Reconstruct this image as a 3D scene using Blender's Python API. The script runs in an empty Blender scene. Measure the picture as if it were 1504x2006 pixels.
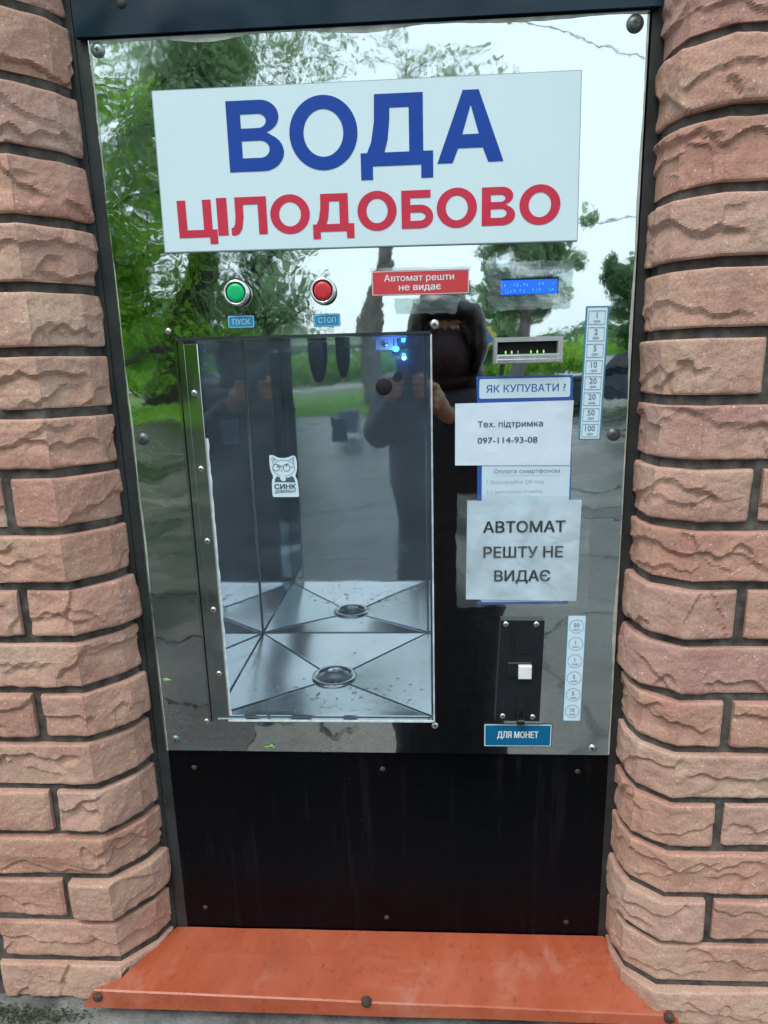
import bpy, bmesh, math, random
import numpy as np
from mathutils import Vector, Matrix, noise

# ------------------------------------------------------------------ camera, world, sun, exposure
scene = bpy.context.scene
Z0 = 1.75                      # height of the steel front's top edge above the yard
cam_data = bpy.data.cameras.new('camera')
cam = bpy.data.objects.new('camera', cam_data)
scene.collection.objects.link(cam)
scene.camera = cam
cam_data.sensor_fit = 'VERTICAL'
cam_data.angle = math.radians(76.9)
cam_data.clip_start = 0.01
cam_data.clip_end = 2000
CAM = Vector((0.35326, -0.78420, Z0 - 0.35321))
R0 = Vector((0.9984715, 0.0494796, -0.0246276))
R1 = Vector((-0.012982, -0.2231668, -0.9746938))
R2 = Vector((-0.0537235, 0.9735237, -0.2221834))
cam.matrix_world = Matrix(((R0.x, -R1.x, -R2.x, CAM.x), (R0.y, -R1.y, -R2.y, CAM.y), (R0.z, -R1.z, -R2.z, CAM.z), (0, 0, 0, 1)))

SUN_EL, SUN_AZ = math.radians(58), math.radians(205)     # azimuth: from behind the photographer
world = bpy.data.worlds.new('World')
scene.world = world
world.use_nodes = True
wn = world.node_tree
wn.nodes.clear()
w_out = wn.nodes.new('ShaderNodeOutputWorld')
w_bg = wn.nodes.new('ShaderNodeBackground')
w_sky = wn.nodes.new('ShaderNodeTexSky')
w_sky.sky_type = 'NISHITA'
w_sky.sun_disc = False
w_sky.sun_elevation = SUN_EL
w_sky.sun_rotation = SUN_AZ
w_sky.air_density = 1.5
w_sky.dust_density = 4.0
w_mix = wn.nodes.new('ShaderNodeMix'); w_mix.data_type = 'RGBA'
w_mix.inputs[0].default_value = 0.88
w_tc = wn.nodes.new('ShaderNodeTexCoord')
w_no = wn.nodes.new('ShaderNodeTexNoise'); w_no.inputs['Scale'].default_value = 1.6; w_no.inputs['Detail'].default_value = 4
w_cr = wn.nodes.new('ShaderNodeValToRGB')
w_cr.color_ramp.elements[0].position = 0.3; w_cr.color_ramp.elements[0].color = (6.9, 8.6, 9.5, 1)
w_cr.color_ramp.elements[1].position = 0.75; w_cr.color_ramp.elements[1].color = (8.2, 10.0, 10.8, 1)
wn.links.new(w_tc.outputs['Generated'], w_no.inputs['Vector'])
wn.links.new(w_no.outputs['Fac'], w_cr.inputs['Fac'])
wn.links.new(w_sky.outputs['Color'], w_mix.inputs[6])
wn.links.new(w_cr.outputs['Color'], w_mix.inputs[7])
wn.links.new(w_mix.outputs[2], w_bg.inputs['Color'])
w_bg.inputs['Strength'].default_value = 0.105
wn.links.new(w_bg.outputs['Background'], w_out.inputs['Surface'])

sun_data = bpy.data.lights.new('sun', 'SUN')
sun_data.energy = 1.5
sun_data.angle = math.radians(25)
sun_data.color = (1.0, 0.96, 0.92)
sun = bpy.data.objects.new('sun', sun_data)
scene.collection.objects.link(sun)
sd = Vector((math.cos(SUN_EL) * math.sin(SUN_AZ), math.cos(SUN_EL) * math.cos(SUN_AZ), math.sin(SUN_EL)))
sun.rotation_euler = sd.to_track_quat('Z', 'Y').to_euler()

scene.view_settings.view_transform = 'Standard'
scene.view_settings.look = 'None'
scene.view_settings.exposure = 0.42
scene.view_settings.gamma = 1.0
scene.view_settings.use_curve_mapping = False
scene.render.engine = 'CYCLES'
scene.cycles.use_denoising = True
scene.cycles.max_bounces = 14
scene.cycles.glossy_bounces = 9
scene.cycles.transparent_max_bounces = 16
scene.cycles.sample_clamp_indirect = 6.0

COL = scene.collection
rnd = random.Random(7)

# ------------------------------------------------------------------ helpers
ORIG = {}

def tag(o, label=None, cat=None, group=None, kind=None):
    if label: o['label'] = label
    if cat: o['category'] = cat
    if group: o['group'] = group
    if kind: o['kind'] = kind
    return o

def empty(name, loc, label, cat, group=None):
    o = bpy.data.objects.new(name, None)
    o.empty_display_size = 0.05
    COL.objects.link(o)
    o.location = loc
    ORIG[o.name] = Vector(loc)
    return tag(o, label, cat, group)

def obj(name, verts, faces, mat, parent=None, smooth=False, mats=None, fm=None):
    """one mesh object from world coordinates"""
    V = np.array([tuple(v) for v in verts], dtype=float)
    lo, hi = V.min(0), V.max(0)
    org = Vector(((lo[0] + hi[0]) / 2, (lo[1] + hi[1]) / 2, lo[2]))
    me = bpy.data.meshes.new(name)
    me.from_pydata((V - np.array(org)).tolist(), [], faces)
    for m in (mats or [mat]): me.materials.append(m)
    if fm is not None: me.polygons.foreach_set('material_index', fm)
    if smooth: me.polygons.foreach_set('use_smooth', [True] * len(me.polygons))
    me.update()
    o = bpy.data.objects.new(name, me)
    COL.objects.link(o)
    base = ORIG[parent.name] if parent else Vector((0, 0, 0))
    o.parent = parent
    o.location = org - base
    ORIG[o.name] = org
    return o

class MB:
    """collects shapes"""
    def __init__(s): s.v = []; s.f = []
    def add(s, v, f):
        n = len(s.v); s.v += [tuple(p) for p in v]; s.f += [tuple(i + n for i in q) for q in f]; return s
    def box(s, x0, x1, y0, y1, z0, z1, c=0.0):
        if c <= 0:
            v = [(x0,y0,z0),(x1,y0,z0),(x1,y1,z0),(x0,y1,z0),(x0,y0,z1),(x1,y0,z1),(x1,y1,z1),(x0,y1,z1)]
            return s.add(v, [(0,3,2,1),(4,5,6,7),(0,1,5,4),(1,2,6,5),(2,3,7,6),(3,0,4,7)])
        # front edges chamfered (front is y0)
        v = [(x0,y1,z0),(x1,y1,z0),(x1,y1,z1),(x0,y1,z1),
             (x0,y0+c,z0),(x1,y0+c,z0),(x1,y0+c,z1),(x0,y0+c,z1),
             (x0+c,y0,z0+c),(x1-c,y0,z0+c),(x1-c,y0,z1-c),(x0+c,y0,z1-c)]
        return s.add(v, [(0,3,2,1),(8,9,10,11),(4,5,9,8),(5,6,10,9),(6,7,11,10),(7,4,8,11),(0,1,5,4),(1,2,6,5),(2,3,7,6),(3,0,4,7)])
    def disc(s, x, z, prof, n=32, sx=1.0, cap=True, y=0.0):
        """lathe about the y axis: prof = [(radius, y)], first is the back, last the front"""
        v = []; f = []
        for r, yy in prof:
            for k in range(n):
                a = 2 * math.pi * k / n
                v.append((x + r * sx * math.cos(a), y + yy, z + r * math.sin(a)))
        for i in range(len(prof) - 1):
            for k in range(n):
                k2 = (k + 1) % n
                f.append((i*n+k, i*n+k2, (i+1)*n+k2, (i+1)*n+k))
        if cap: f.append(tuple((len(prof)-1)*n + k for k in range(n)))
        return s.add(v, f)
    def lathez(s, x, y, prof, n=28, cap=True):
        v = []; f = []
        for r, z in prof:
            for k in range(n):
                a = 2 * math.pi * k / n
                v.append((x + r * math.cos(a), y + r * math.sin(a), z))
        for i in range(len(prof) - 1):
            for k in range(n):
                k2 = (k + 1) % n
                f.append((i*n+k, i*n+k2, (i+1)*n+k2, (i+1)*n+k))
        if cap: f.append(tuple((len(prof)-1)*n + k for k in range(n)))
        return s.add(v, f)
    def tube(s, pts, rad, n=8, caps=True):
        pts = [Vector(p) for p in pts]
        if not hasattr(rad, '__len__'): rad = [rad] * len(pts)
        v = []; f = []
        prev = None
        for i, p in enumerate(pts):
            t = (pts[min(i+1, len(pts)-1)] - pts[max(i-1, 0)]).normalized()
            if prev is None:
                a = Vector((0, 0, 1)) if abs(t.z) < .9 else Vector((1, 0, 0))
                u = t.cross(a).normalized()
            else:
                u = (prev - t * prev.dot(t)).normalized()
            prev = u
            w = t.cross(u)
            for k in range(n):
                an = 2 * math.pi * k / n
                v.append(p + (u * math.cos(an) + w * math.sin(an)) * rad[i])
        for i in range(len(pts) - 1):
            for k in range(n):
                k2 = (k + 1) % n
                f.append((i*n+k, i*n+k2, (i+1)*n+k2, (i+1)*n+k))
        if caps:
            f.append(tuple(range(n))[::-1]); f.append(tuple((len(pts)-1)*n + k for k in range(n)))
        return s.add(v, f)
    def ell(s, c, r, n=14, m=10, rot=None):
        v = []; f = []
        c = Vector(c)
        for i in range(m + 1):
            th = math.pi * i / m
            for k in range(n):
                a = 2 * math.pi * k / n
                p = Vector((r[0]*math.sin(th)*math.cos(a), r[1]*math.sin(th)*math.sin(a), r[2]*math.cos(th)))
                if rot: p = rot @ p
                v.append(c + p)
        for i in range(m):
            for k in range(n):
                k2 = (k + 1) % n
                f.append((i*n+k, (i+1)*n+k, (i+1)*n+k2, i*n+k2))
        return s.add(v, f)
    def build(s, name, mat, parent=None, smooth=False): return obj(name, s.v, s.f, mat, parent, smooth)

def rounded(w, h, r, n=6, cx=0, cz=0):
    pts = []
    for sx, sz, a0 in ((1, 1, 0), (-1, 1, 90), (-1, -1, 180), (1, -1, 270)):
        for k in range(n + 1):
            a = math.radians(a0 + 90 * k / n)
            pts.append((cx + sx * (w/2 - r) + r * math.cos(a), cz + sz * (h/2 - r) + r * math.sin(a)))
    return pts

def plate(name, pts, y_front, y_back, mat, parent=None, bend=None):
    """flat plate with the outline pts (x, z), front face at y_front"""
    n = len(pts)
    v = [(x, y_front, z) for x, z in pts] + [(x, y_back, z) for x, z in pts]
    f = [tuple(range(n))[::-1], tuple(range(n, 2*n))] + [(i, (i+1) % n, n + (i+1) % n, n + i) for i in range(n)]
    return obj(name, v, f, mat, parent)

def ring_plate(mb, out, inn, y0, y1):
    """quad outline out with quad hole inn (4 points each, same order)"""
    v = [(x, y0, z) for x, z in out] + [(x, y0, z) for x, z in inn] + [(x, y1, z) for x, z in out] + [(x, y1, z) for x, z in inn]
    f = []
    for i in range(4):
        j = (i + 1) % 4
        f += [(i, j, 4+j, 4+i), (8+i, 12+i, 12+j, 8+j), (i, 8+i, 8+j, j), (4+i, 4+j, 12+j, 12+i)]
    return mb.add(v, f)

def curve_to_mesh_pts(splines, depth=0.0002):
    cu = bpy.data.curves.new('tmp', 'CURVE'); cu.dimensions = '2D'; cu.fill_mode = 'BOTH'; cu.extrude = depth
    for pts in splines:
        sp = cu.splines.new('POLY'); sp.points.add(len(pts) - 1)
        for p, q in zip(sp.points, pts): p.co = (q[0], q[1], 0, 1)
        sp.use_cyclic_u = True
    o = bpy.data.objects.new('tmp', cu); COL.objects.link(o)
    bpy.context.view_layer.update()
    me = bpy.data.meshes.new_from_object(o.evaluated_get(bpy.context.evaluated_depsgraph_get()))
    v = [tuple(p.co) for p in me.vertices]; f = [tuple(p.vertices) for p in me.polygons]
    bpy.data.objects.remove(o); bpy.data.curves.remove(cu); bpy.data.meshes.remove(me)
    return v, f

def font_mesh(body, align, shear, line):
    """outline of the built-in font filled by the non-zero rule (its glyphs have overlapping contours)"""
    cu = bpy.data.curves.new('tmp', 'FONT'); cu.body = body; cu.size = 1.0
    cu.align_x = align; cu.shear = shear; cu.space_line = line
    o = bpy.data.objects.new('tmp', cu); COL.objects.link(o)
    bpy.context.view_layer.objects.active = o
    for q in bpy.context.selected_objects: q.select_set(False)
    o.select_set(True)
    bpy.ops.object.convert(target='CURVE')
    E = []
    for sp in o.data.splines:
        P = sp.bezier_points; pts = []
        for i in range(len(P)):
            a, b = P[i], P[(i + 1) % len(P)]
            p0, p1, p2, p3 = a.co, a.handle_right, b.handle_left, b.co
            st = abs((p1 - p0).cross(p3 - p0).length) < 1e-6 and abs((p2 - p0).cross(p3 - p0).length) < 1e-6
            m = 1 if st else 3
            for k in range(m):
                t = k / m; q = p0*(1-t)**3 + p1*3*t*(1-t)**2 + p2*3*t*t*(1-t) + p3*t**3
                pts.append((q.x, round(q.y, 4)))
        for i in range(len(pts)):
            u, v = pts[i], pts[(i + 1) % len(pts)]
            if u[1] != v[1]: E.append((u, v, 1 if v[1] > u[1] else -1))
    cd = o.data; bpy.data.objects.remove(o); bpy.data.curves.remove(cd)
    ys = sorted({y for e in E for y in (e[0][1], e[1][1])})
    V = []; F = []
    for y0, y1 in zip(ys, ys[1:]):
        if y1 - y0 < 1e-6: continue
        ym = (y0 + y1) / 2; hit = []
        for u, v, w in E:
            if min(u[1], v[1]) < ym < max(u[1], v[1]):
                fx = lambda y: u[0] + (v[0] - u[0]) * (y - u[1]) / (v[1] - u[1])
                hit.append((fx(ym), fx(y0), fx(y1), w))
        hit.sort(); wn_ = 0; st = None
        for h in hit:
            if wn_ == 0: st = h
            wn_ += h[3]
            if wn_ == 0:
                b0 = len(V); V += [(st[1], y0, 0), (h[1], y0, 0), (h[2], y1, 0), (st[2], y1, 0)]; F.append((b0, b0+1, b0+2, b0+3))
    return np.array(V), F

def text(name, body, cx, cz, h, y, mat, parent, width=None, bold=0.0, align='CENTER', shear=0.0, line=1.0, rot=0.0, res=3):
    """flat print in the plane y, h = height of a capital, width = total width it is fitted to"""
    V, F = font_mesh(body, align, shear, line)
    lo, hi = V.min(0), V.max(0)
    sz = h / 0.73
    sx = width / (hi[0] - lo[0]) if width else sz
    ox = (lo[0] + hi[0]) / 2 if align == 'CENTER' else lo[0]
    oz = (lo[1] + hi[1]) / 2
    X = (V[:, 0] - ox) * sx; Z = (V[:, 1] - oz) * sz
    c, s_ = math.cos(rot), math.sin(rot)
    sh = bold * sz * .9
    Ws = []; Fs = []
    for q, (ax, az) in enumerate([(0, 0)] if bold <= 0 else [(0, 0), (sh, sh * .5), (-sh, -sh * .5), (sh, -sh * .5), (-sh, sh * .5)]):
        Ws.append(np.stack([cx + (X + ax) * c - (Z + az) * s_, np.full(len(X), y - .000012 * q), cz + (X + ax) * s_ + (Z + az) * c], 1))
        Fs += [tuple(i + q * len(X) for i in f_) for f_ in F]
    return obj(name, np.concatenate(Ws), Fs, mat, parent)

def decimals(o, n): return o

# ------------------------------------------------------------------ materials
def new_mat(name):
    m = bpy.data.materials.new(name); m.use_nodes = True
    nt = m.node_tree; b = nt.nodes['Principled BSDF']
    return m, nt, b

def N(nt, t, **kw):
    n = nt.nodes.new(t)
    for k, v in kw.items():
        if k in n.inputs: n.inputs[k].default_value = v
        else: setattr(n, k, v)
    return n

def ramp(nt, src, stops):
    r = nt.nodes.new('ShaderNodeValToRGB')
    els = r.color_ramp.elements
    while len(els) < len(stops): els.new(0.5)
    for e, (p, c) in zip(els, stops):
        e.position = p; e.color = (c[0], c[1], c[2], 1) if hasattr(c, '__len__') else (c, c, c, 1)
    nt.links.new(src, r.inputs['Fac'])
    return r

def objco(nt):
    # world position keeps texture scale equal on every object
    return nt.nodes.new('ShaderNodeNewGeometry').outputs['Position']

def noise_tex(nt, scale, detail=4, rough=0.55, vec=None, dist=0.0):
    n = N(nt, 'ShaderNodeTexNoise', Scale=scale, Detail=detail, Roughness=rough, Distortion=dist)
    nt.links.new(vec or objco(nt), n.inputs['Vector'])
    return n

def bump(nt, b, src, strength, dist=0.001, prev=None):
    n = N(nt, 'ShaderNodeBump', Strength=strength, Distance=dist)
    nt.links.new(src, n.inputs['Height'])
    if prev: nt.links.new(prev.outputs['Normal'], n.inputs['Normal'])
    nt.links.new(n.outputs['Normal'], b.inputs['Normal'])
    return n

def simple(name, col, rough=0.5, metal=0.0, var=0.12, scale=30, bmp=0.0, spec=0.5, bscale=None):
    m, nt, b = new_mat(name)
    n = noise_tex(nt, scale)
    lo = tuple(max(0, c * (1 - var)) for c in col); hi = tuple(min(1, c * (1 + var)) for c in col)
    r = ramp(nt, n.outputs['Fac'], [(0.3, lo), (0.7, hi)])
    nt.links.new(r.outputs['Color'], b.inputs['Base Color'])
    b.inputs['Roughness'].default_value = rough; b.inputs['Metallic'].default_value = metal
    b.inputs['Specular IOR Level'].default_value = spec
    if bmp: bump(nt, b, noise_tex(nt, bscale or scale * 6).outputs['Fac'], bmp, 0.001)
    return m

def emit(name, col, s):
    m, nt, b = new_mat(name)
    n = noise_tex(nt, 60)
    r = ramp(nt, n.outputs['Fac'], [(0.3, tuple(c * .85 for c in col)), (0.7, col)])
    nt.links.new(r.outputs['Color'], b.inputs['Emission Color'])
    nt.links.new(r.outputs['Color'], b.inputs['Base Color'])
    b.inputs['Emission Strength'].default_value = s
    return m

def steel(name, base, rough, wav, wscale, dirt=0.25):
    m, nt, b = new_mat(name)
    b.inputs['Metallic'].default_value = 1.0
    pos = objco(nt)
    n1 = noise_tex(nt, wscale, 2, 0.45, pos)
    n2 = noise_tex(nt, wscale * 5, 3, 0.5, pos)
    k1 = bump(nt, b, n1.outputs['Fac'], 1.0, wav)
    bump(nt, b, n2.outputs['Fac'], 1.0, wav * 0.045, k1)
    # smears and dried drops: rougher and a little duller
    n3 = noise_tex(nt, 9, 6, 0.65, pos, 0.6)
    r3 = ramp(nt, n3.outputs['Fac'], [(0.48, rough), (0.62, rough + .05 * dirt), (0.75, rough + .35 * dirt)])
    nt.links.new(r3.outputs['Color'], b.inputs['Roughness'])
    n4 = noise_tex(nt, 16, 4, 0.6, pos)
    r4 = ramp(nt, n4.outputs['Fac'], [(0.3, tuple(c * .95 for c in base)), (0.6, base)])
    nt.links.new(r4.outputs['Color'], b.inputs['Base Color'])
    return m

M = {}
M['mirror'] = steel('polished_steel', (0.80, 0.83, 0.83), 0.020, 0.0021, 5.0)
M['niche'] = steel('niche_steel', (0.77, 0.79, 0.81), 0.03, 0.0008, 5.0, 0.5)
M['floor_steel'] = steel('basin_steel', (0.87, 0.88, 0.88), 0.19, 0.0005, 7.0, 0.5)
M['strip'] = steel('trim_steel', (0.62, 0.66, 0.66), 0.07, 0.001, 9.0, 0.6)
M['chrome'] = simple('chrome', (0.86, 0.87, 0.88), 0.24, 1.0, 0.1, 60)
M['screw'] = simple('screw_steel', (0.62, 0.62, 0.60), 0.28, 1.0, 0.2, 200)
M['screw_hole'] = simple('screw_recess', (0.03, 0.03, 0.03), 0.6)
M['cast'] = simple('matt_cast_metal', (0.50, 0.52, 0.52), 0.42, 0.7, 0.1, 40, 0.1)
M['black_plastic'] = simple('black_plastic', (0.012, 0.014, 0.018), 0.38, 0.0, 0.3, 25, 0.15)
M['black_hole'] = simple('black_void', (0.004, 0.004, 0.005), 0.8)
M['white_plastic'] = simple('white_plastic', (0.78, 0.80, 0.78), 0.35)
M['green_cap'] = simple('green_button_plastic', (0.0, 0.50, 0.17), 0.35, 0, 0.08)
M['red_cap'] = simple('red_button_plastic', (0.62, 0.03, 0.045), 0.35, 0, 0.08)
M['sign_white'] = simple('sign_board_white', (0.68, 0.84, 0.90), 0.5, 0, 0.02, 12, 0.02)
M['sign_edge'] = simple('sign_board_edge', (0.33, 0.40, 0.42), 0.5)
M['blue_print'] = simple('blue_lettering', (0.012, 0.065, 0.36), 0.55, 0, 0.05, spec=0.2)
M['red_print'] = simple('red_lettering', (0.62, 0.040, 0.080), 0.55, 0, 0.05, spec=0.2)
M['label_blue'] = simple('label_blue', (0.02, 0.27, 0.50), 0.3, 0, 0.06)
M['label_navy'] = simple('label_deep_blue', (0.0, 0.13, 0.29), 0.3, 0, 0.06)
M['frame_blue'] = simple('poster_blue', (0.03, 0.10, 0.37), 0.4, 0, 0.05)
M['frame_teal'] = simple('strip_blue_rim', (0.06, 0.24, 0.36), 0.4, 0, 0.05)
M['label_red'] = simple('label_red', (0.62, 0.05, 0.06), 0.25, 0, 0.05)
M['label_white'] = simple('label_white', (0.66, 0.82, 0.92), 0.3, 0, 0.02)
M['pale_print'] = simple('pale_blue_print', (0.45, 0.72, 0.86), 0.4, 0, 0.03)
M['white_print'] = simple('white_print', (0.75, 0.80, 0.82), 0.4, 0, 0.03)
M['dark_print'] = simple('dark_print', (0.045, 0.075, 0.11), 0.5, 0, 0.05)
M['grey_print'] = simple('grey_blue_print', (0.16, 0.27, 0.38), 0.5, 0, 0.05)
M['faint_print'] = simple('faded_print', (0.36, 0.45, 0.56), 0.5, 0, 0.2, 400)
M['black_print'] = simple('black_print', (0.012, 0.016, 0.022), 0.5, 0, 0.2, 300)
M['sticker_grey'] = simple('sticker_grey_print', (0.08, 0.11, 0.12), 0.5)
M['lcd_off'] = simple('display_bezel', (0.004, 0.006, 0.015), 0.3)
M['lcd'] = emit('display_blue', (0.004, 0.085, 0.80), 1.0)
M['lcd_seg'] = emit('display_characters', (0.10, 0.30, 0.90), 1.0)
M['led_green'] = emit('green_led', (0.25, 0.65, 0.08), 0.9)
M['led_blue'] = emit('blue_led', (0.05, 0.45, 1.0), 4.0)
M['wet_black'] = None

# paper with slight creases
def paper(name, col, amp):
    m, nt, b = new_mat(name)
    n = noise_tex(nt, 22, 4, 0.6)
    r = ramp(nt, n.outputs['Fac'], [(0.3, tuple(c * .95 for c in col)), (0.7, col)])
    nt.links.new(r.outputs['Color'], b.inputs['Base Color'])
    b.inputs['Roughness'].default_value = 0.6
    v = N(nt, 'ShaderNodeTexVoronoi', Scale=16.0, feature='DISTANCE_TO_EDGE')
    nd = noise_tex(nt, 8, 3); mx = N(nt, 'ShaderNodeMix', data_type='VECTOR'); mx.inputs[0].default_value = 0.12
    nt.links.new(objco(nt), mx.inputs[4]); nt.links.new(nd.outputs['Color'], mx.inputs[5])
    nt.links.new(mx.outputs[1], v.inputs['Vector'])
    k = bump(nt, b, v.outputs['Distance'], amp, 0.01)
    bump(nt, b, noise_tex(nt, 30, 4).outputs['Fac'], amp, 0.003, k)
    return m
M['paper'] = paper('copy_paper', (0.70, 0.80, 0.92), 0.12)
M['paper_creased'] = paper('creased_paper', (0.68, 0.79, 0.88), 0.45)
M['poster'] = paper('poster_print', (0.62, 0.76, 0.86), 0.05)

# clear adhesive tape / film
def film(name, alpha, amp, tint=(0.86, 0.90, 0.88), fine=3):
    m, nt, b = new_mat(name)
    nt.nodes.remove(b)
    out = nt.nodes['Material Output']
    tr = N(nt, 'ShaderNodeBsdfTransparent'); tr.inputs['Color'].default_value = (*tint, 1)
    gl = N(nt, 'ShaderNodeBsdfGlossy'); gl.inputs['Roughness'].default_value = 0.16
    di = N(nt, 'ShaderNodeBsdfDiffuse'); di.inputs['Color'].default_value = (0.62, 0.68, 0.68, 1)
    n = noise_tex(nt, 20, fine, 0.5, None, 1.0)
    bp = N(nt, 'ShaderNodeBump', Strength=1.0, Distance=amp); nt.links.new(n.outputs['Fac'], bp.inputs['Height'])
    nt.links.new(bp.outputs['Normal'], gl.inputs['Normal']); nt.links.new(bp.outputs['Normal'], di.inputs['Normal'])
    m1 = N(nt, 'ShaderNodeMixShader'); m1.inputs[0].default_value = 0.5
    nt.links.new(gl.outputs[0], m1.inputs[1]); nt.links.new(di.outputs[0], m1.inputs[2])
    m2 = N(nt, 'ShaderNodeMixShader')
    n2 = noise_tex(nt, 14, fine, 0.5, None, 1.5)
    r = ramp(nt, n2.outputs['Fac'], [(0.35, alpha * .45), (0.5, alpha), (0.68, min(1, alpha * 2.4))])
    nt.links.new(r.outputs['Color'], m2.inputs[0])
    nt.links.new(tr.outputs[0], m2.inputs[1]); nt.links.new(m1.outputs[0], m2.inputs[2])
    nt.links.new(m2.outputs[0], out.inputs['Surface'])
    return m
M['tape'] = film('clear_tape', 0.14, 0.0025, (0.94, 0.965, 0.975))
M['tape_thick'] = film('cloudy_tape', 0.22, 0.0022, (0.80, 0.88, 0.86), 1)

# acrylic door pane: clear with a hazy scratched veil
def acrylic():
    m, nt, b = new_mat('acrylic_pane')
    nt.nodes.remove(b)
    out = nt.nodes['Material Output']
    tr = N(nt, 'ShaderNodeBsdfTransparent'); tr.inputs['Color'].default_value = (0.94, 0.965, 0.98, 1)
    gl = N(nt, 'ShaderNodeBsdfGlossy'); gl.inputs['Roughness'].default_value = 0.02
    di = N(nt, 'ShaderNodeBsdfDiffuse'); di.inputs['Color'].default_value = (0.48, 0.60, 0.72, 1)
    tl = N(nt, 'ShaderNodeBsdfTranslucent'); tl.inputs['Color'].default_value = (0.5, 0.62, 0.75, 1)
    ad = N(nt, 'ShaderNodeMixShader'); ad.inputs[0].default_value = 0.35
    nt.links.new(di.outputs[0], ad.inputs[1]); nt.links.new(tl.outputs[0], ad.inputs[2])
    lw = N(nt, 'ShaderNodeFresnel', IOR=1.3)
    m1 = N(nt, 'ShaderNodeMixShader'); nt.links.new(lw.outputs[0], m1.inputs[0])
    nt.links.new(tr.outputs[0], m1.inputs[1]); nt.links.new(gl.outputs[0], m1.inputs[2])
    n2 = noise_tex(nt, 7, 6, 0.62, None, 0.8)
    r = ramp(nt, n2.outputs['Fac'], [(0.35, 0.04), (0.55, 0.075), (0.75, 0.14)])
    n3 = N(nt, 'ShaderNodeTexVoronoi', Scale=90.0); nt.links.new(objco(nt), n3.inputs['Vector'])
    r3 = ramp(nt, n3.outputs['Distance'], [(0.03, 0.25), (0.09, 0.0)])
    n5 = noise_tex(nt, 13, 3, 0.5)
    r5 = ramp(nt, n5.outputs['Fac'], [(0.52, 0.0), (0.6, 1.0)])
    mu = N(nt, 'ShaderNodeMath', operation='MULTIPLY'); nt.links.new(r3.outputs[0], mu.inputs[0]); nt.links.new(r5.outputs[0], mu.inputs[1])
    a = N(nt, 'ShaderNodeMath', operation='ADD'); nt.links.new(r.outputs[0], a.inputs[0]); nt.links.new(mu.outputs[0], a.inputs[1])
    m2 = N(nt, 'ShaderNodeMixShader'); nt.links.new(a.outputs[0], m2.inputs[0])
    nt.links.new(m1.outputs[0], m2.inputs[1]); nt.links.new(ad.outputs[0], m2.inputs[2])
    nt.links.new(m2.outputs[0], out.inputs['Surface'])
    return m
M['acrylic'] = acrylic()
M['acrylic_edge'] = simple('acrylic_edge', (0.50, 0.58, 0.66), 0.35, 0, 0.3, 60)
M['sealant'] = simple('white_sealant', (0.68, 0.74, 0.76), 0.5, 0, 0.2, 120, 0.3)

# split-face brick
def brick_mat():
    m, nt, b = new_mat('split_face_brick')
    oi = N(nt, 'ShaderNodeObjectInfo')
    pos = objco(nt)
    base = ramp(nt, oi.outputs['Random'], [(0.0, (0.515, 0.283, 0.215)), (0.35, (0.545, 0.318, 0.243)), (0.7, (0.545, 0.345, 0.270)), (1.0, (0.50, 0.285, 0.240))])
    n1 = noise_tex(nt, 11, 5, 0.6, pos)
    r1 = ramp(nt, n1.outputs['Fac'], [(0.3, (0.80, 0.70, 0.70)), (0.5, (1, .98, .97)), (0.7, (1.06, 1.18, 1.14))])
    mx = N(nt, 'ShaderNodeMix', data_type='RGBA', blend_type='MULTIPLY'); mx.inputs[0].default_value = 1.0
    nt.links.new(base.outputs[0], mx.inputs[6]); nt.links.new(r1.outputs[0], mx.inputs[7])
    # sand: fine pale and dark grains
    n2 = noise_tex(nt, 420, 2, 0.7, pos)
    r2 = ramp(nt, n2.outputs['Fac'], [(0.30, (0.78, 0.75, 0.74)), (0.5, (1, 1, 1)), (0.72, (1.16, 1.15, 1.13))])
    m2 = N(nt, 'ShaderNodeMix', data_type='RGBA', blend_type='MULTIPLY'); m2.inputs[0].default_value = 1.0
    nt.links.new(mx.outputs[2], m2.inputs[6]); nt.links.new(r2.outputs[0], m2.inputs[7])
    vo = N(nt, 'ShaderNodeTexVoronoi', Scale=150.0); nt.links.new(pos, vo.inputs['Vector'])
    rv = ramp(nt, vo.outputs['Distance'], [(0.14, 1.0), (0.24, 0.0)])
    n3 = noise_tex(nt, 60, 2, 0.5, pos); r3 = ramp(nt, n3.outputs['Fac'], [(0.50, 0.0), (0.60, 0.75)])
    mu = N(nt, 'ShaderNodeMath', operation='MULTIPLY'); nt.links.new(rv.outputs[0], mu.inputs[0]); nt.links.new(r3.outputs[0], mu.inputs[1])
    m3 = N(nt, 'ShaderNodeMix', data_type='RGBA'); nt.links.new(mu.outputs[0], m3.inputs[0])
    nt.links.new(m2.outputs[2], m3.inputs[6]); m3.inputs[7].default_value = (0.72, 0.62, 0.52, 1)
    # lichen tint where the pillar turns towards the machine: ochre patches
    n6 = noise_tex(nt, 17, 4, 0.6, pos)
    r6 = ramp(nt, n6.outputs['Fac'], [(0.60, 0.0), (0.72, 0.35)])
    m6 = N(nt, 'ShaderNodeMix', data_type='RGBA'); nt.links.new(r6.outputs[0], m6.inputs[0])
    nt.links.new(m3.outputs[2], m6.inputs[6]); m6.inputs[7].default_value = (0.30, 0.21, 0.12, 1)
    nt.links.new(m6.outputs[2], b.inputs['Base Color'])
    b.inputs['Roughness'].default_value = 0.78
    b.inputs['Specular IOR Level'].default_value = 0.35
    k = bump(nt, b, noise_tex(nt, 70, 5, 0.65, pos).outputs['Fac'], 0.5, 0.0022)
    bump(nt, b, n2.outputs['Fac'], 0.5, 0.0012, k)
    return m
M['brick'] = brick_mat()
M['mortar'] = simple('dark_mortar', (0.085, 0.075, 0.066), 0.95, 0, 0.65, 55, 1.0, bscale=130)
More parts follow.
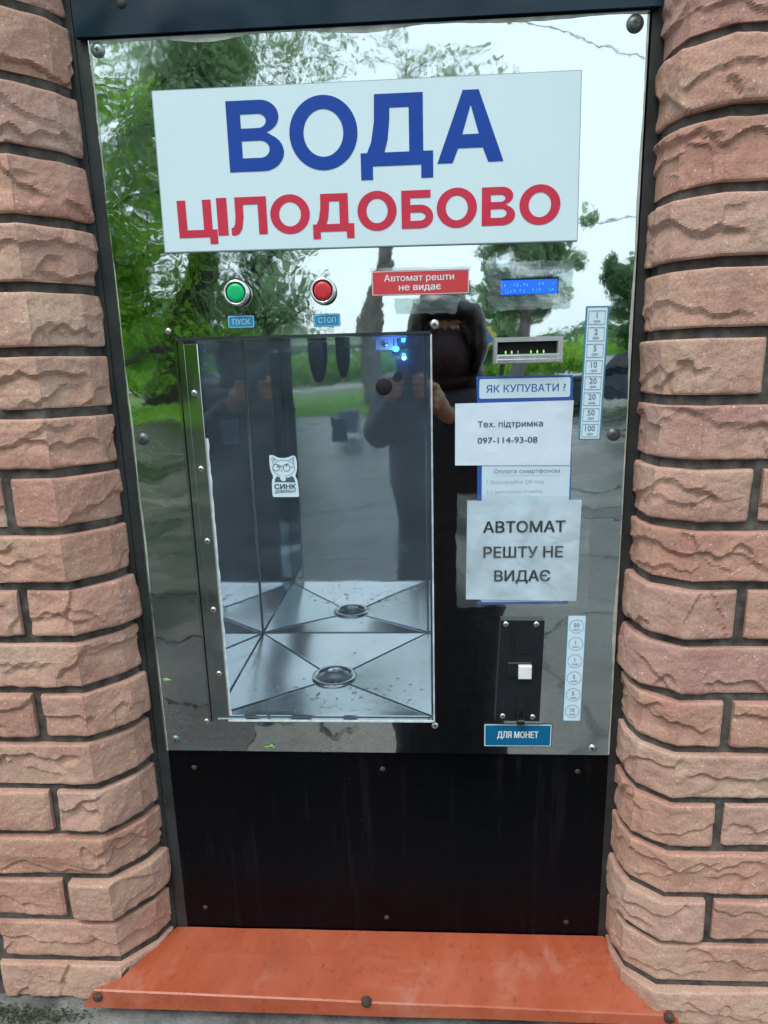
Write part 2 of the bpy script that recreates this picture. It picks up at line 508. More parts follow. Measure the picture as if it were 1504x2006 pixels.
M['dark_steel'] = simple('dark_painted_steel', (0.028, 0.032, 0.034), 0.38, 0.0, 0.5, 18, 0.25)

def black_panel_mat(name, c0, c1, rough, wav):
    m, nt, b = new_mat(name)
    n = noise_tex(nt, 4, 4, 0.55)
    r = ramp(nt, n.outputs['Fac'], [(0.35, c0), (0.7, c1)])
    nt.links.new(r.outputs[0], b.inputs['Base Color'])
    r2 = ramp(nt, noise_tex(nt, 11, 5).outputs['Fac'], [(0.35, rough), (0.7, rough + .16)])
    nt.links.new(r2.outputs[0], b.inputs['Roughness'])
    k = bump(nt, b, noise_tex(nt, 5, 2).outputs['Fac'], 1.0, wav)
    bump(nt, b, noise_tex(nt, 260, 2).outputs['Fac'], 0.3, 0.0004, k)
    return m
def dusty(m):
    nt = m.node_tree; b = nt.nodes['Principled BSDF']; src = b.inputs['Base Color'].links[0].from_socket
    mp = N(nt, 'ShaderNodeMapping'); mp.inputs['Scale'].default_value = (60, 60, 5); nt.links.new(objco(nt), mp.inputs['Vector'])
    n1 = noise_tex(nt, 1.0, 4, .6, mp.outputs['Vector']); n2 = noise_tex(nt, 5, 4, .6); n3 = noise_tex(nt, 260, 2, .6)
    r1 = ramp(nt, n1.outputs['Fac'], [(.55, 0), (.75, .35)]); r2 = ramp(nt, n2.outputs['Fac'], [(.4, 0.05), (.7, .8)]); r3 = ramp(nt, n3.outputs['Fac'], [(.66, 0), (.72, .9)])
    a = N(nt, 'ShaderNodeMath', operation='ADD'); nt.links.new(r1.outputs[0], a.inputs[0]); nt.links.new(r3.outputs[0], a.inputs[1])
    mu = N(nt, 'ShaderNodeMath', operation='MULTIPLY'); nt.links.new(a.outputs[0], mu.inputs[0]); nt.links.new(r2.outputs[0], mu.inputs[1])
    mx = N(nt, 'ShaderNodeMix', data_type='RGBA'); nt.links.new(mu.outputs[0], mx.inputs[0]); nt.links.new(src, mx.inputs[6]); mx.inputs[7].default_value = (.06, .05, .045, 1)
    nt.links.new(mx.outputs[2], b.inputs['Base Color'])
M['black_sheet'] = black_panel_mat('black_sheet', (0.001, 0.0015, 0.003), (0.003, 0.002, 0.004), 0.22, 0.004)
M['black_sheet'].node_tree.nodes['Principled BSDF'].inputs['Specular IOR Level'].default_value = 0.14
dusty(M['black_sheet'])
M['header'] = black_panel_mat('black_header_blue_sheen', (0.002, 0.014, 0.026), (0.006, 0.030, 0.050), 0.14, 0.03)  # bluish reflections on the black sheet are put into the base colour
M['header'].node_tree.nodes['Principled BSDF'].inputs['Specular IOR Level'].default_value = 0.3

def sill_mat():
    m, nt, b = new_mat('orange_painted_sill')
    n = noise_tex(nt, 7, 5, 0.6, None, 0.5)
    r = ramp(nt, n.outputs['Fac'], [(0.25, (0.29, 0.052, 0.022)), (0.5, (0.40, 0.085, 0.036)), (0.72, (0.46, 0.135, 0.075))])
    n2 = noise_tex(nt, 16, 6, 0.65, None, 0.4)
    r2 = ramp(nt, n2.outputs['Fac'], [(0.55, 0.0), (0.75, 0.4)])
    mx = N(nt, 'ShaderNodeMix', data_type='RGBA'); nt.links.new(r2.outputs[0], mx.inputs[0])
    nt.links.new(r.outputs[0], mx.inputs[6]); mx.inputs[7].default_value = (0.50, 0.27, 0.21, 1)
    n3 = noise_tex(nt, 90, 5, 0.75)
    r3 = ramp(nt, n3.outputs['Fac'], [(0.30, (0.55, 0.5, 0.45)), (0.44, (1, 1, 1))])
    m2 = N(nt, 'ShaderNodeMix', data_type='RGBA', blend_type='MULTIPLY'); m2.inputs[0].default_value = 0.8
    nt.links.new(mx.outputs[2], m2.inputs[6]); nt.links.new(r3.outputs[0], m2.inputs[7])
    nt.links.new(m2.outputs[2], b.inputs['Base Color'])
    r4 = ramp(nt, n.outputs['Fac'], [(0.3, 0.2), (0.7, 0.45)])
    nt.links.new(r4.outputs[0], b.inputs['Roughness'])
    bump(nt, b, n2.outputs['Fac'], 0.3, 0.003)
    return m
M['sill'] = sill_mat()
M['rust_bolt'] = simple('rusty_bolt', (0.10, 0.06, 0.045), 0.7, 0.4, 0.4, 200, 0.5)

def ground_mat(name, stops, scale, rough_lo, rough_hi, crack=True):
    m, nt, b = new_mat(name)
    n = noise_tex(nt, scale, 6, 0.6, None, 0.3)
    r = ramp(nt, n.outputs['Fac'], stops)
    n2 = noise_tex(nt, 45, 5, 0.75)
    r2 = ramp(nt, n2.outputs['Fac'], [(0.25, (0.55, 0.55, 0.55)), (0.6, (1, 1, 1)), (0.85, (1.25, 1.25, 1.22))])
    mx = N(nt, 'ShaderNodeMix', data_type='RGBA', blend_type='MULTIPLY'); mx.inputs[0].default_value = 1.0
    nt.links.new(r.outputs[0], mx.inputs[6]); nt.links.new(r2.outputs[0], mx.inputs[7])
    last = mx
    if crack:
        nd = noise_tex(nt, 1.6, 5, 0.6)
        mv = N(nt, 'ShaderNodeMix', data_type='VECTOR'); mv.inputs[0].default_value = 0.35
        nt.links.new(objco(nt), mv.inputs[4]); nt.links.new(nd.outputs['Color'], mv.inputs[5])
        vo = N(nt, 'ShaderNodeTexVoronoi', Scale=0.9, feature='DISTANCE_TO_EDGE'); nt.links.new(mv.outputs[1], vo.inputs['Vector'])
        rv = ramp(nt, vo.outputs['Distance'], [(0.0, (0.15, 0.15, 0.15)), (0.012, (1, 1, 1))])
        m2 = N(nt, 'ShaderNodeMix', data_type='RGBA', blend_type='MULTIPLY'); m2.inputs[0].default_value = 1.0
        nt.links.new(mx.outputs[2], m2.inputs[6]); nt.links.new(rv.outputs[0], m2.inputs[7])
        last = m2
    nt.links.new(last.outputs[2], b.inputs['Base Color'])
    n3 = noise_tex(nt, 0.9, 5, 0.6, None, 0.5)
    r3 = ramp(nt, n3.outputs['Fac'], [(0.42, rough_hi), (0.56, rough_lo)])
    nt.links.new(r3.outputs[0], b.inputs['Roughness'])
    bump(nt, b, n2.outputs['Fac'], 0.6, 0.006)
    return m
M['asphalt'] = ground_mat('asphalt', [(0.36, (0.018, 0.019, 0.020)), (0.46, (0.046, 0.046, 0.043)), (0.60, (0.095, 0.090, 0.079))], 0.42, 0.13, 0.36)
M['road'] = ground_mat('road_gravel', [(0.3, (0.22, 0.205, 0.18)), (0.7, (0.30, 0.28, 0.25))], 0.8, 0.5, 0.8, False)
M['concrete'] = ground_mat('concrete_plinth', [(0.35, (0.10, 0.105, 0.10)), (0.5, (0.20, 0.205, 0.195)), (0.7, (0.29, 0.29, 0.27))], 14, 0.45, 0.85, False)
M['grass'] = ground_mat('grass_lawn', [(0.3, (0.04, 0.105, 0.018)), (0.5, (0.065, 0.16, 0.022)), (0.7, (0.10, 0.20, 0.035))], 0.7, 0.8, 0.9, False)
M['bark'] = simple('tree_bark', (0.060, 0.050, 0.042), 0.9, 0, 0.45, 6, 0.8, bscale=25)
M['bark_pale'] = simple('pale_tree_bark', (0.17, 0.155, 0.14), 0.9, 0, 0.4, 5, 0.8, bscale=25)
M['moss'] = simple('moss', (0.040, 0.055, 0.025), 0.95, 0, 0.5, 120)
M['leaf_bit'] = simple('fresh_leaf', (0.20, 0.38, 0.10), 0.5, 0, 0.2, 90)

def leaf_mat(name, c0, c1, c2):
    m, nt, b = new_mat(name)
    nt.nodes.remove(b)
    out = nt.nodes['Material Output']
    n = noise_tex(nt, 0.45, 4, 0.6)
    n2 = noise_tex(nt, 6, 2, 0.6)
    ad = N(nt, 'ShaderNodeMath', operation='ADD'); nt.links.new(n.outputs['Fac'], ad.inputs[0]); nt.links.new(n2.outputs['Fac'], ad.inputs[1])
    hf = N(nt, 'ShaderNodeMath', operation='MULTIPLY'); nt.links.new(ad.outputs[0], hf.inputs[0]); hf.inputs[1].default_value = 0.5
    r = ramp(nt, hf.outputs[0], [(0.36, c0), (0.5, c1), (0.63, c2)])
    di = N(nt, 'ShaderNodeBsdfDiffuse'); tl = N(nt, 'ShaderNodeBsdfTranslucent')
    nt.links.new(r.outputs[0], di.inputs['Color']); nt.links.new(r.outputs[0], tl.inputs['Color'])
    mx = N(nt, 'ShaderNodeMixShader'); mx.inputs[0].default_value = 0.55
    nt.links.new(di.outputs[0], mx.inputs[1]); nt.links.new(tl.outputs[0], mx.inputs[2])
    nt.links.new(mx.outputs[0], out.inputs['Surface'])
    return m
M['leaf_fresh'] = leaf_mat('fresh_green_leaves', (0.14, 0.30, 0.04), (0.25, 0.48, 0.07), (0.37, 0.62, 0.13))
M['leaf_cool'] = leaf_mat('grey_green_leaves', (0.16, 0.27, 0.13), (0.26, 0.40, 0.21), (0.38, 0.52, 0.31))
M['leaf_dark'] = leaf_mat('deep_green_leaves', (0.08, 0.16, 0.07), (0.15, 0.27, 0.12), (0.24, 0.38, 0.18))
M['skin'] = simple('skin', (0.26, 0.13, 0.09), 0.5, 0, 0.1, 40)
M['coat'] = simple('black_coat', (0.008, 0.010, 0.018), 0.6, 0, 0.4, 30)
_nt = M['coat'].node_tree
bump(_nt, _nt.nodes['Principled BSDF'], noise_tex(_nt, 9, 2, .5, None, 1.0).outputs['Fac'], 1.0, 0.010)
M['trousers'] = simple('dark_trousers', (0.010, 0.011, 0.016), 0.8, 0, 0.3, 60)
M['hair'] = simple('black_hair', (0.008, 0.007, 0.008), 0.45, 0, 0.4, 80, 0.6, bscale=200)
M['shade_scarf'] = simple('face_shade_cloth', (0.022, 0.010, 0.016), 0.8, 0, 0.3, 60)  # near-black cloth, takes the place of shade on the face
M['phone'] = simple('phone_back', (0.02, 0.03, 0.06), 0.2, 0, 0.1, 20)
M['car_paint'] = simple('dark_car_paint', (0.02, 0.028, 0.04), 0.2, 0.4, 0.2, 3)
M['car_glass'] = simple('car_glass', (0.02, 0.025, 0.03), 0.08)
M['rubber'] = simple('rubber', (0.015, 0.015, 0.015), 0.8)
M['bin'] = simple('blue_grey_bin', (0.09, 0.11, 0.16), 0.5)
M['galv'] = simple('galvanised_pole', (0.30, 0.31, 0.32), 0.5, 0.5)
M['yellow_sign'] = simple('yellow_sign', (0.70, 0.55, 0.05), 0.4)
M['blue_sign'] = simple('blue_sign', (0.03, 0.20, 0.45), 0.4)
M['wire'] = simple('black_cable', (0.02, 0.02, 0.02), 0.6)

# ------------------------------------------------------------------ the ground
def sheet(name, pts, z, mat):
    return tag(obj(name, [(x, y, z) for x, y in pts], [tuple(range(len(pts)))], mat), kind='structure')
tag(obj('ground', [(-900, -900, -0.008), (900, -900, -0.008), (900, 900, -0.008), (-900, 900, -0.008)], [(0, 1, 2, 3)], M['asphalt']), kind='structure')
def wavy(x0, x1, y_of, n=60):
    return [(x0 + (x1 - x0) * i / n, y_of(x0 + (x1 - x0) * i / n)) for i in range(n + 1)]
near = lambda x: -(17.2 + 1.6 * noise.noise(Vector((x * .12, 3, 0))) + .5 * noise.noise(Vector((x * .7, 1, 0))) + 0.28 * x)
ed = wavy(-60, 3.2, near) + [(3.4, -36)]
lawn = [(-60, -38)] + ed
lawn_o = sheet('grass_lawn', lawn, -0.004, M['grass'])
sheet('far_road', [(-200, -46), (200, -46), (200, -38), (-200, -38)], 0.0, M['road'])
sheet('far_lawn', [(-300, -200), (300, -200), (300, -46), (-300, -46)], -0.003, M['grass'])

def ragged_poly(c, step, amp, seed):
    out = []
    for i in range(len(c)):
        a, b_ = Vector(c[i]), Vector(c[(i + 1) % len(c)]); n_ = max(1, int((b_ - a).length / step))
        for k in range(n_):
            p = a.lerp(b_, k / n_); out.append((p.x + amp * noise.noise(Vector((p.x * 4, p.y * 4, seed))) * 2, p.y + amp * noise.noise(Vector((p.x * 4, p.y * 4, seed + 9))) * 2))
    return out
M['wet_asphalt'] = ground_mat('wet_dark_asphalt', [(0.36, (0.004, 0.005, 0.006)), (0.5, (0.014, 0.015, 0.016)), (0.62, (0.036, 0.036, 0.033))], 1.3, 0.12, 0.40)
M['wet_asphalt'].node_tree.nodes['Principled BSDF'].inputs['Specular IOR Level'].default_value = 0.35
M['crack'] = simple('open_crack', (0.006, 0.006, 0.006), 0.9)
sheet('asphalt_patch', ragged_poly([(-4.2, -3.25), (-.78, -3.08), (-.74, -2.36), (-.32, -2.25), (-.22, -.45), (-4.2, -.45)], .06, .05, 3), -0.0035, M['wet_asphalt'])
sheet('asphalt_patch', ragged_poly([(1.15, -5.6), (4.6, -5.2), (4.4, -4.6), (1.3, -4.9)], .08, .12, 5), -0.0035, M['wet_asphalt'])
sheet('asphalt_patch', ragged_poly([(-5.5, -9.6), (-1.9, -8.7), (-2.2, -8.1), (-5.5, -8.4)], .1, .22, 8), -0.0035, M['wet_asphalt'])
cv = []; cf = []
def crack(a, b_, w, seed):
    a, b_ = Vector(a), Vector(b_); n_ = 60; d = (b_ - a).normalized(); q = Vector((-d.y, d.x)); base = len(cv)
    for i in range(n_ + 1):
        p = a.lerp(b_, i / n_) + q * (.16 * noise.noise(Vector((i * .12, seed, 0))) + .04 * noise.noise(Vector((i * .5, seed, 2)))); ww = w * (.35 + abs(noise.noise(Vector((i * .35, seed, 5)))) * 1.6)
        cv.extend([(p.x - q.x * ww, p.y - q.y * ww, 0.001), (p.x + q.x * ww, p.y + q.y * ww, 0.001)])
    for i in range(n_): cf.append((base + 2*i, base + 2*i+1, base + 2*i+3, base + 2*i+2))
for c in [((-2.6, -3.1), (-.7, -3.02), .022), ((-1.9, -2.35), (-.5, -2.28), .012), ((-1.5, -2.2), (-.62, -1.35), .014), ((-.9, -1.75), (.1, -1.5), .010), ((-4, -5.6), (-1.6, -5.1), .02), ((1.2, -5.3), (4.2, -5.6), .03), ((1.0, -3.7), (3.6, -4.2), .014), ((1.9, -6.7), (4.4, -6.3), .03), ((.6, -2.4), (2.4, -3.0), .008), ((-1.2, -4.3), (1.2, -6.2), .016)]:
    crack(*c, len(cv))
tag(obj('pavement_cracks', cv, cf, M['crack']), kind='structure')

# the concrete plinth under the kiosk front
PZ = Z0 - 1.226
mb = MB()
nx, ny = 60, 14
v = []; f = []
for j in range(ny + 1):
    for i in range(nx + 1):
        x = -0.9 + 2.4 * i / nx; y = -0.40 + 0.46 * j / ny
        v.append((x, y, PZ + 0.004 * noise.noise(Vector((x * 14, y * 14, 0)))))
for j in range(ny):
    for i in range(nx):
        a = j * (nx + 1) + i; f.append((a, a + 1, a + nx + 2, a + nx + 1))
mb.add(v, f)
mb.box(-0.9, 1.5, -0.40, 0.06, -0.005, PZ - 0.012)
tag(mb.build('concrete_plinth', M['concrete']), kind='structure')

# ------------------------------------------------------------------ brick pillars
PITCH = 0.0691
GAP = 0.0112
def resample(path, step):
    """points and outward normals along a polyline path (x, y)"""
    P = [Vector((a, b)) for a, b in path]
    out = []
    for i in range(len(P) - 1):
        d = (P[i+1] - P[i]); L = d.length; n = max(1, round(L / step))
        for k in range(n): out.append(P[i] + d * k / n)
    out.append(P[-1])
    return out
def brick_mesh(path, side, seed, H=PITCH - GAP, step=0.0030, nz=30, rough=1.0):
    """a split-face brick: outer skin following path, with returns 22 mm deep; side: +1/-1 gives the outward normal"""
    pts = resample(path, step); n = len(pts)
    nor = []
    for i in range(n):
        d = pts[min(i+1, n-1)] - pts[max(i-1, 0)]
        if d.length < 1e-9: d = Vector((1, 0))
        d.normalize(); nor.append(Vector((d.y, -d.x)) * side)
    S = [0.0]
    for i in range(1, n): S.append(S[-1] + (pts[i] - pts[i-1]).length)
    rr = random.Random(seed); o1 = rr.uniform(0, 100); o2 = rr.uniform(0, 100); lev = rr.uniform(.38, .62)
    V = []; F = []
    LL = S[-1]
    planes = [(rr.uniform(0, LL), rr.uniform(0, 1), rr.gauss(0, .06), rr.gauss(0, .0045), rr.uniform(0, .0022)) for _ in range(max(5, int(LL / .028)))]
    spalls = [(rr.uniform(0, LL), rr.uniform(.18, .85), rr.choice((.012, .03, .06, .09)) * rr.uniform(.7, 1.3), rr.uniform(.0025, .0070), rr.uniform(0, 99), rr.gauss(0, .22)) for _ in range(max(2, int(LL / .045)))]
    def disp(s, t):
        # chiselled planes, then spalls: each has a ragged overhanging upper lip and runs out towards the bottom
        d = min(h + gx * (s - a) + gz * (t - b) for a, b, gx, gz, h in planes)
        d = max(-.006, min(.0022, d)) * .8
        for a, b, w, dep, q, tl in spalls:
            u = (s - a) / w + .35 * noise.noise(Vector((t * 3, q, s * 20)))
            if abs(u) > 1: continue
            lip = b + tl * u - .10 * u * u + .12 * noise.noise(Vector((s * 70, q, 0))) + .22 * noise.noise(Vector((s * 24, q, 4)))
            dt = lip - t
            if dt > 0: d -= dep * min(1, dt / .10) * math.exp(-dt * 2.4) * min(1, (1 - abs(u)) / .22)
            else: d += .0006 * math.exp(dt * 9)
        d += .0011 * noise.noise(Vector((s * 16, t * 1.3, o1))) + .0009 * noise.noise(Vector((s * 75, t * 4.5, o2))) + .0005 * noise.noise(Vector((s * 180, t * 11, o1)))
        e = min(t, 1 - t) * H
        d -= .0026 * math.exp(-e / .0013) * (.75 + .6 * noise.noise(Vector((s * 60, t * 3, o1 + 4))))
        return max(-.0092, d * rough)
    L = S[-1]
    rows = [-1] + [i / nz for i in range(nz + 1)] + [2]
    for t in rows:
        for i in range(n):
            tt = min(max(t, 0), 1)
            d = disp(S[i], tt)
            e = min(S[i], L - S[i]); d -= .003 * math.exp(-e / .0022)
            zz = tt * H + .0010 * noise.noise(Vector((S[i] * 25, tt * 9, o2))) * (1 if tt in (0, 1) else .4)
            if t in (-1, 2): d = -.024
            p = pts[i] + nor[i] * d
            V.append((p.x, p.y, zz))
    W = n
    for j in range(len(rows) - 1):
        for i in range(n - 1):
            q = (j*W+i, j*W+i+1, (j+1)*W+i+1, (j+1)*W+i)
            F.append(q if side > 0 else q[::-1])
    # end returns
    for i in (0, n - 1):
        b0 = len(V)
        for j in range(len(rows)):
            p = pts[i] - nor[i] * .024; V.append((p.x, p.y, V[j*W+i][2]))
        for j in range(len(rows) - 1):
            q = (j*W+i, (j+1)*W+i, b0+j+1, b0+j)
            F.append(q if (i == 0) == (side > 0) else q[::-1])
    return V, F

# left corner: front face -> chamfer -> reveal ; right corner mirrored in kind
LEFT = [(-0.069, -0.0712), (-0.0275, -0.0280), (-0.0165, -0.0030), (-0.0165, 0.016)]
RIGHT = [(0.655, -0.085), (0.6165, -0.0535), (0.6095, -0.024), (0.6095, 0.016)]
pl = empty('brick_pillar', (-0.20, 0.0, PZ), 'rough split-face brown brick pillar left of the steel machine front', 'pillar', 'brick pillars flanking the machine')
pr = empty('brick_pillar', (0.80, 0.0, PZ), 'rough split-face brown brick pillar right of the machine, beside the price strips', 'pillar', 'brick pillars flanking the machine')
def mortar(par, pts):
    n = len(pts); z0, z1 = PZ - .01, Z0 + 0.40
    v = [(x, y, z0) for x, y in pts] + [(x, y, z1) for x, y in pts]
    f = [tuple(range(n))[::-1], tuple(range(n, 2*n))] + [(i, (i+1) % n, n+(i+1) % n, n+i) for i in range(n)]
    obj('mortar_bed', v, f, M['mortar'], par)
K = 0.0125
mortar(pl, [(-0.80, -0.0712+K), (-0.074, -0.0712+K), (-0.036, -0.022), (-0.0275, 0.0), (-0.0275, 0.09), (-0.80, 0.09)])
mortar(pr, [(0.6205, 0.0), (0.6205, -0.020), (0.627, -0.046), (0.660, -0.085+K), (1.40, -0.085+K), (1.40, 0.09), (0.6205, 0.09)])

STR = []
for i in range(5):
    STR.append(brick_mesh([(0, 0), (0.246, 0)], 1, 900 + i, step=.0038, nz=26))
def place_mesh(name, V, F, off, par):
    return obj(name, [(x + off[0], y + off[1], z + off[2]) for x, y, z in V], F, M['brick'], par)
shared = {}
def straight(i, x0, y, z, par, flip=False):
    if i not in shared:
        V, F = STR[i]
        me = bpy.data.meshes.new('brick'); me.from_pydata(V, [], F); me.materials.append(M['brick']); shared[i] = me
    o = bpy.data.objects.new('brick', shared[i]); COL.objects.link(o); o.parent = par
    o.location = Vector((x0, y, z)) - ORIG[par.name]
    return o
JL_S, JL_L, JR_S, JR_L = -0.1245, -0.2440, 0.7105, 0.835
sd_ = 10
for k in range(-4, 17):
    z = Z0 - 0.0525 - (k + 1) * PITCH + GAP / 2
    short = (k % 2 == 0)
    jl = JL_S if short else JL_L
    jr = JR_S if short else JR_L
    if k == 16: jl, jr = JL_L, JR_L
    jl += rnd.uniform(-.004, .004); jr += rnd.uniform(-.004, .004)
    yo = rnd.uniform(-.0018, .0018)
    path = [(jl, LEFT[0][1] + yo)] + [(x, y + yo) for x, y in LEFT[:-1]] + [LEFT[-1]]
    V, F = brick_mesh(path, 1, sd_ + k * 7); place_mesh('brick', V, F, (0, 0, z), pl)
    path = [(x, y + yo) for x, y in RIGHT[::-1]] + [(jr, RIGHT[0][1] + yo)]
    path[0] = RIGHT[-1]
    V, F = brick_mesh(path, 1, sd_ + 500 + k * 7); place_mesh('brick', V, F, (0, 0, z), pr)
    gx = 0.0125
    x = jl - gx; i = 0
    if not short or k == 16 or True:
        while x > -0.78:
            o = straight((k + i) % 5, x - .246, LEFT[0][1] + rnd.uniform(-.002, .002), z, pl); x -= .246 + gx; i += 1
    x = jr + gx; i = 2
    while x < 1.38:
        o = straight((k + i) % 5, x, RIGHT[0][1] + rnd.uniform(-.002, .002), z, pr); x += .246 + gx; i += 1

# moss clumps at the foot of the pillars
def moss_patch(name, lab, spots, n, spread):
    v = []; f = []
    rr = random.Random(3)
    for sx, sy, sz in spots:
        for q in range(n):
            x = sx + rr.gauss(0, spread[0]); y = sy + rr.gauss(0, spread[1]); z = sz + abs(rr.gauss(0, spread[2]))
            a = rr.uniform(0, 6.28); r = rr.uniform(.0012, .0032); b0 = len(v)
            d = Vector((math.cos(a), math.sin(a), rr.uniform(.2, 1.2))) * r; e = Vector((-math.sin(a), math.cos(a), 0)) * r * .6
            p = Vector((x, y, z)); v += [p - e, p + e, p + d]; f.append((b0, b0+1, b0+2))
    o = obj(name, v, f, M['moss']); tag(o, lab, 'moss', kind='stuff')
moss_patch('moss', 'dark green moss on the concrete at the foot of the left pillar', [(-.23, -.088, PZ), (-.19, -.09, PZ), (-.26, -.085, PZ), (-.15, -.09, PZ), (-.20, -.10, PZ)], 190, (.022, .007, .002))
moss_patch('moss', 'thin moss creeping up the joint beside the black lower sheet', [(-.019, .004, Z0 - .90 - i * .03) for i in range(9)], 60, (.0022, .003, .012))
moss_patch('moss', 'thin moss on the concrete at the foot of the right pillar', [(.72, -.10, PZ), (.78, -.10, PZ)], 260, (.02, .006, .002))

# ------------------------------------------------------------------ the vending machine
T = lambda z: Z0 + z            # panel coordinate (negative down) -> world
vm = empty('water_vending_machine', (0.30, 0.0, T(-1.17)), 'mirror polished steel drinking water vending machine set between two brick pillars', 'vending machine')

# cabinet body behind the front
mb = MB()
mb.box(-0.03, 0.63, 0.30, 0.34, T(-1.20), T(0.35))
mb.box(-0.03, -0.026, 0.03, 0.30, T(-1.20), T(0.35))
mb.box(0.626, 0.63, 0.03, 0.30, T(-1.20), T(0.35))
mb.box(-0.026, 0.626, 0.03, 0.30, T(0.345), T(0.35))
mb.build('cabinet', M['dark_steel'], vm)

# steel front with the opening of the dispensing niche
NX0, NX1, NZ1, NZ0, NY = 0.0735, 0.3668, -0.3200, -0.8138, 0.277
mb = MB()
ring_plate(mb, [(0.0, T(0)), (0.6, T(0)), (0.604, T(-0.8697)), (-0.0012, T(-0.8668))], [(NX0, T(NZ1)), (NX1, T(NZ1)), (NX1, T(NZ0)), (NX0, T(NZ0))], -0.0015, 0.001)
mb.build('steel_front', M['mirror'], vm)
# ragged remains of protective film on the front's edge
def ragged(x0, z0, x1, z1, w, seed, n=26):
    rr = random.Random(seed); top = []; bot = []
    for i in range(n + 1):
        t = i / n; x = x0 + (x1 - x0) * t; z = z0 + (z1 - z0) * t
        k = w * (0.15 + 1.0 * max(0, noise.noise(Vector((t * 7, seed, 0))) + .25)) + rr.uniform(0, .0006)
        top.append((x, z)); dx, dz = (z1 - z0), -(x1 - x0); L = math.hypot(dx, dz); bot.append((x + dx / L * k, z + dz / L * k))
    v = [(x, -.0019, T(z)) for x, z in top + bot]; f = [(i, i+1, n+1+i+1, n+1+i) for i in range(n)]
    return v, f
mb = MB()
for a in [(0.001, -.002, .001, -.868, -.0035, 3), (.6, -.002, .6035, -.868, .0045, 9), (0.001, -.001, .6, -.001, .007, 14)]:
    v, f = ragged(*a, n=90); mb.add(v, f)
M['film_rest'] = simple('film_remnant', (0.42, 0.43, 0.38), 0.6, 0, 0.3, 60)
mb.build('film_remnant', M['film_rest'], vm)

# black header sheet (bluish reflections painted in) and black lower sheet, side strips
mb = MB(); mb.box(-0.012, 0.611, -0.006, 0.001, T(0.0012), T(0.36)); mb.build('header_sheet', M['header'], vm)
mb = MB()
mb.add([(-0.0135, .004, T(-.8685)), (.6085, .004, T(-.8715)), (.6125, .004, T(-1.170)), (-.0155, .004, T(-1.164)),
        (-0.0135, .007, T(-.8685)), (.6085, .007, T(-.8715)), (.6125, .007, T(-1.170)), (-.0155, .007, T(-1.164))],
       [(0,3,2,1),(4,5,6,7),(0,1,5,4),(1,2,6,5),(2,3,7,6),(3,0,4,7)])
mb.build('lower_sheet', M['black_sheet'], vm)
mb = MB(); mb.box(-0.030, -0.0006, 0.0035, 0.03, T(-1.17), T(0.36)); mb.box(-.0300, -.0165, 0.0015, 0.0035, T(-1.17), T(.36)); mb.build('side_strip', M['dark_steel'], vm)
mb = MB(); mb.box(0.6045, 0.634, 0.0035, 0.03, T(-1.17), T(0.36)); mb.build('side_strip', M['dark_steel'], vm)
mb = MB(); mb.box(-0.0004, 0.6043, 0.0090, 0.012, T(-1.17), T(-.86)); mb.build('rear_rail', M['dark_steel'], vm)

# niche: walls, ceiling, creased floor
def quad(name, pts, mat, par, n=1):
    return obj(name, pts, [(0, 1, 2, 3)], mat, par)
z0, z1 = T(NZ0), T(NZ1)
quad('niche_back_wall', [(NX0, NY, z0 - .002), (NX1, NY, z0 - .002), (NX1, NY, z1), (NX0, NY, z1)], M['niche'], vm)
quad('niche_left_wall', [(NX0, 0.001, z0 - .001), (NX0, NY, z0 - .001), (NX0, NY, z1), (NX0, 0.001, z1)], M['niche'], vm)
quad('niche_right_wall', [(NX1, NY, z0 - .001), (NX1, 0.001, z0 - .001), (NX1, 0.001, z1), (NX1, NY, z1)], M['niche'], vm)
quad('niche_ceiling', [(NX0, 0.001, z1), (NX0, NY, z1), (NX1, NY, z1), (NX1, 0.001, z1)], M['niche'], vm)
# floor: an inverted pyramid whose four creases run from the corners to the drain
DX, DY, DR, DZ = 0.218, 0.1385, 0.035, 0.014
v = []; f = []
n = 16
cor = [(NX0, 0.0), (NX1, 0.0), (NX1, NY), (NX0, NY)]
for c in range(4):
    a, b = Vector(cor[c]), Vector(cor[(c + 1) % 4]); C = Vector((DX, DY))
    b0 = len(v)
    m = 8
    for i in range(m + 1):
        for j in range(n + 1):
            e = a.lerp(b, j / n); p = e.lerp(C, i / m)
            if i == m:
                d = (e - C).normalized(); p = C + d * DR * .8
            else: p = e.lerp(C + (e - C).normalized() * DR * .8, i / m)
            t = i / m
            sag = .0006 * math.sin(math.pi * j / n) * (1 - t)       # each field is slightly crowned
            rid = 0
            v.append((p.x, p.y, z0 - DZ * t - sag * (0 if i == 0 else 1) + rid))
    for i in range(m):
        for j in range(n):
            q = b0 + i * (n + 1) + j; f.append((q, q + 1, q + n + 2, q + n + 1))
def creases(par):
    for cx_, cy_ in cor:
        e = Vector((cx_, cy_)); d = (Vector((DX, DY)) - e); L = d.length; d.normalize(); q = Vector((-d.y, d.x)); pts = []
        mb = MB(); m_ = 24; vv = []; ff = []
        for i in range(m_ + 1):
            u = (L - DR * 1.02) * i / m_; c = e + d * u; zc = z0 - DZ * u / (L - DR * .8) ; w = .0028 * min(1, i / 2 + .2)
            vv += [(c.x - q.x * w, c.y - q.y * w, zc - .0002), (c.x - q.x * w * .25, c.y - q.y * w * .25, zc + .0017), (c.x + q.x * w * .25, c.y + q.y * w * .25, zc + .0017), (c.x + q.x * w, c.y + q.y * w, zc - .0002)]
        for i in range(m_):
            for j in range(3): ff.append((4*i+j, 4*i+j+1, 4*i+j+5, 4*i+j+4))
        obj('folded_crease', vv, ff, M['floor_steel'], par)
fl = obj('niche_floor', v, f, M['floor_steel'], vm, smooth=False)
creases(fl)
mb = MB(); zf = z0 - DZ
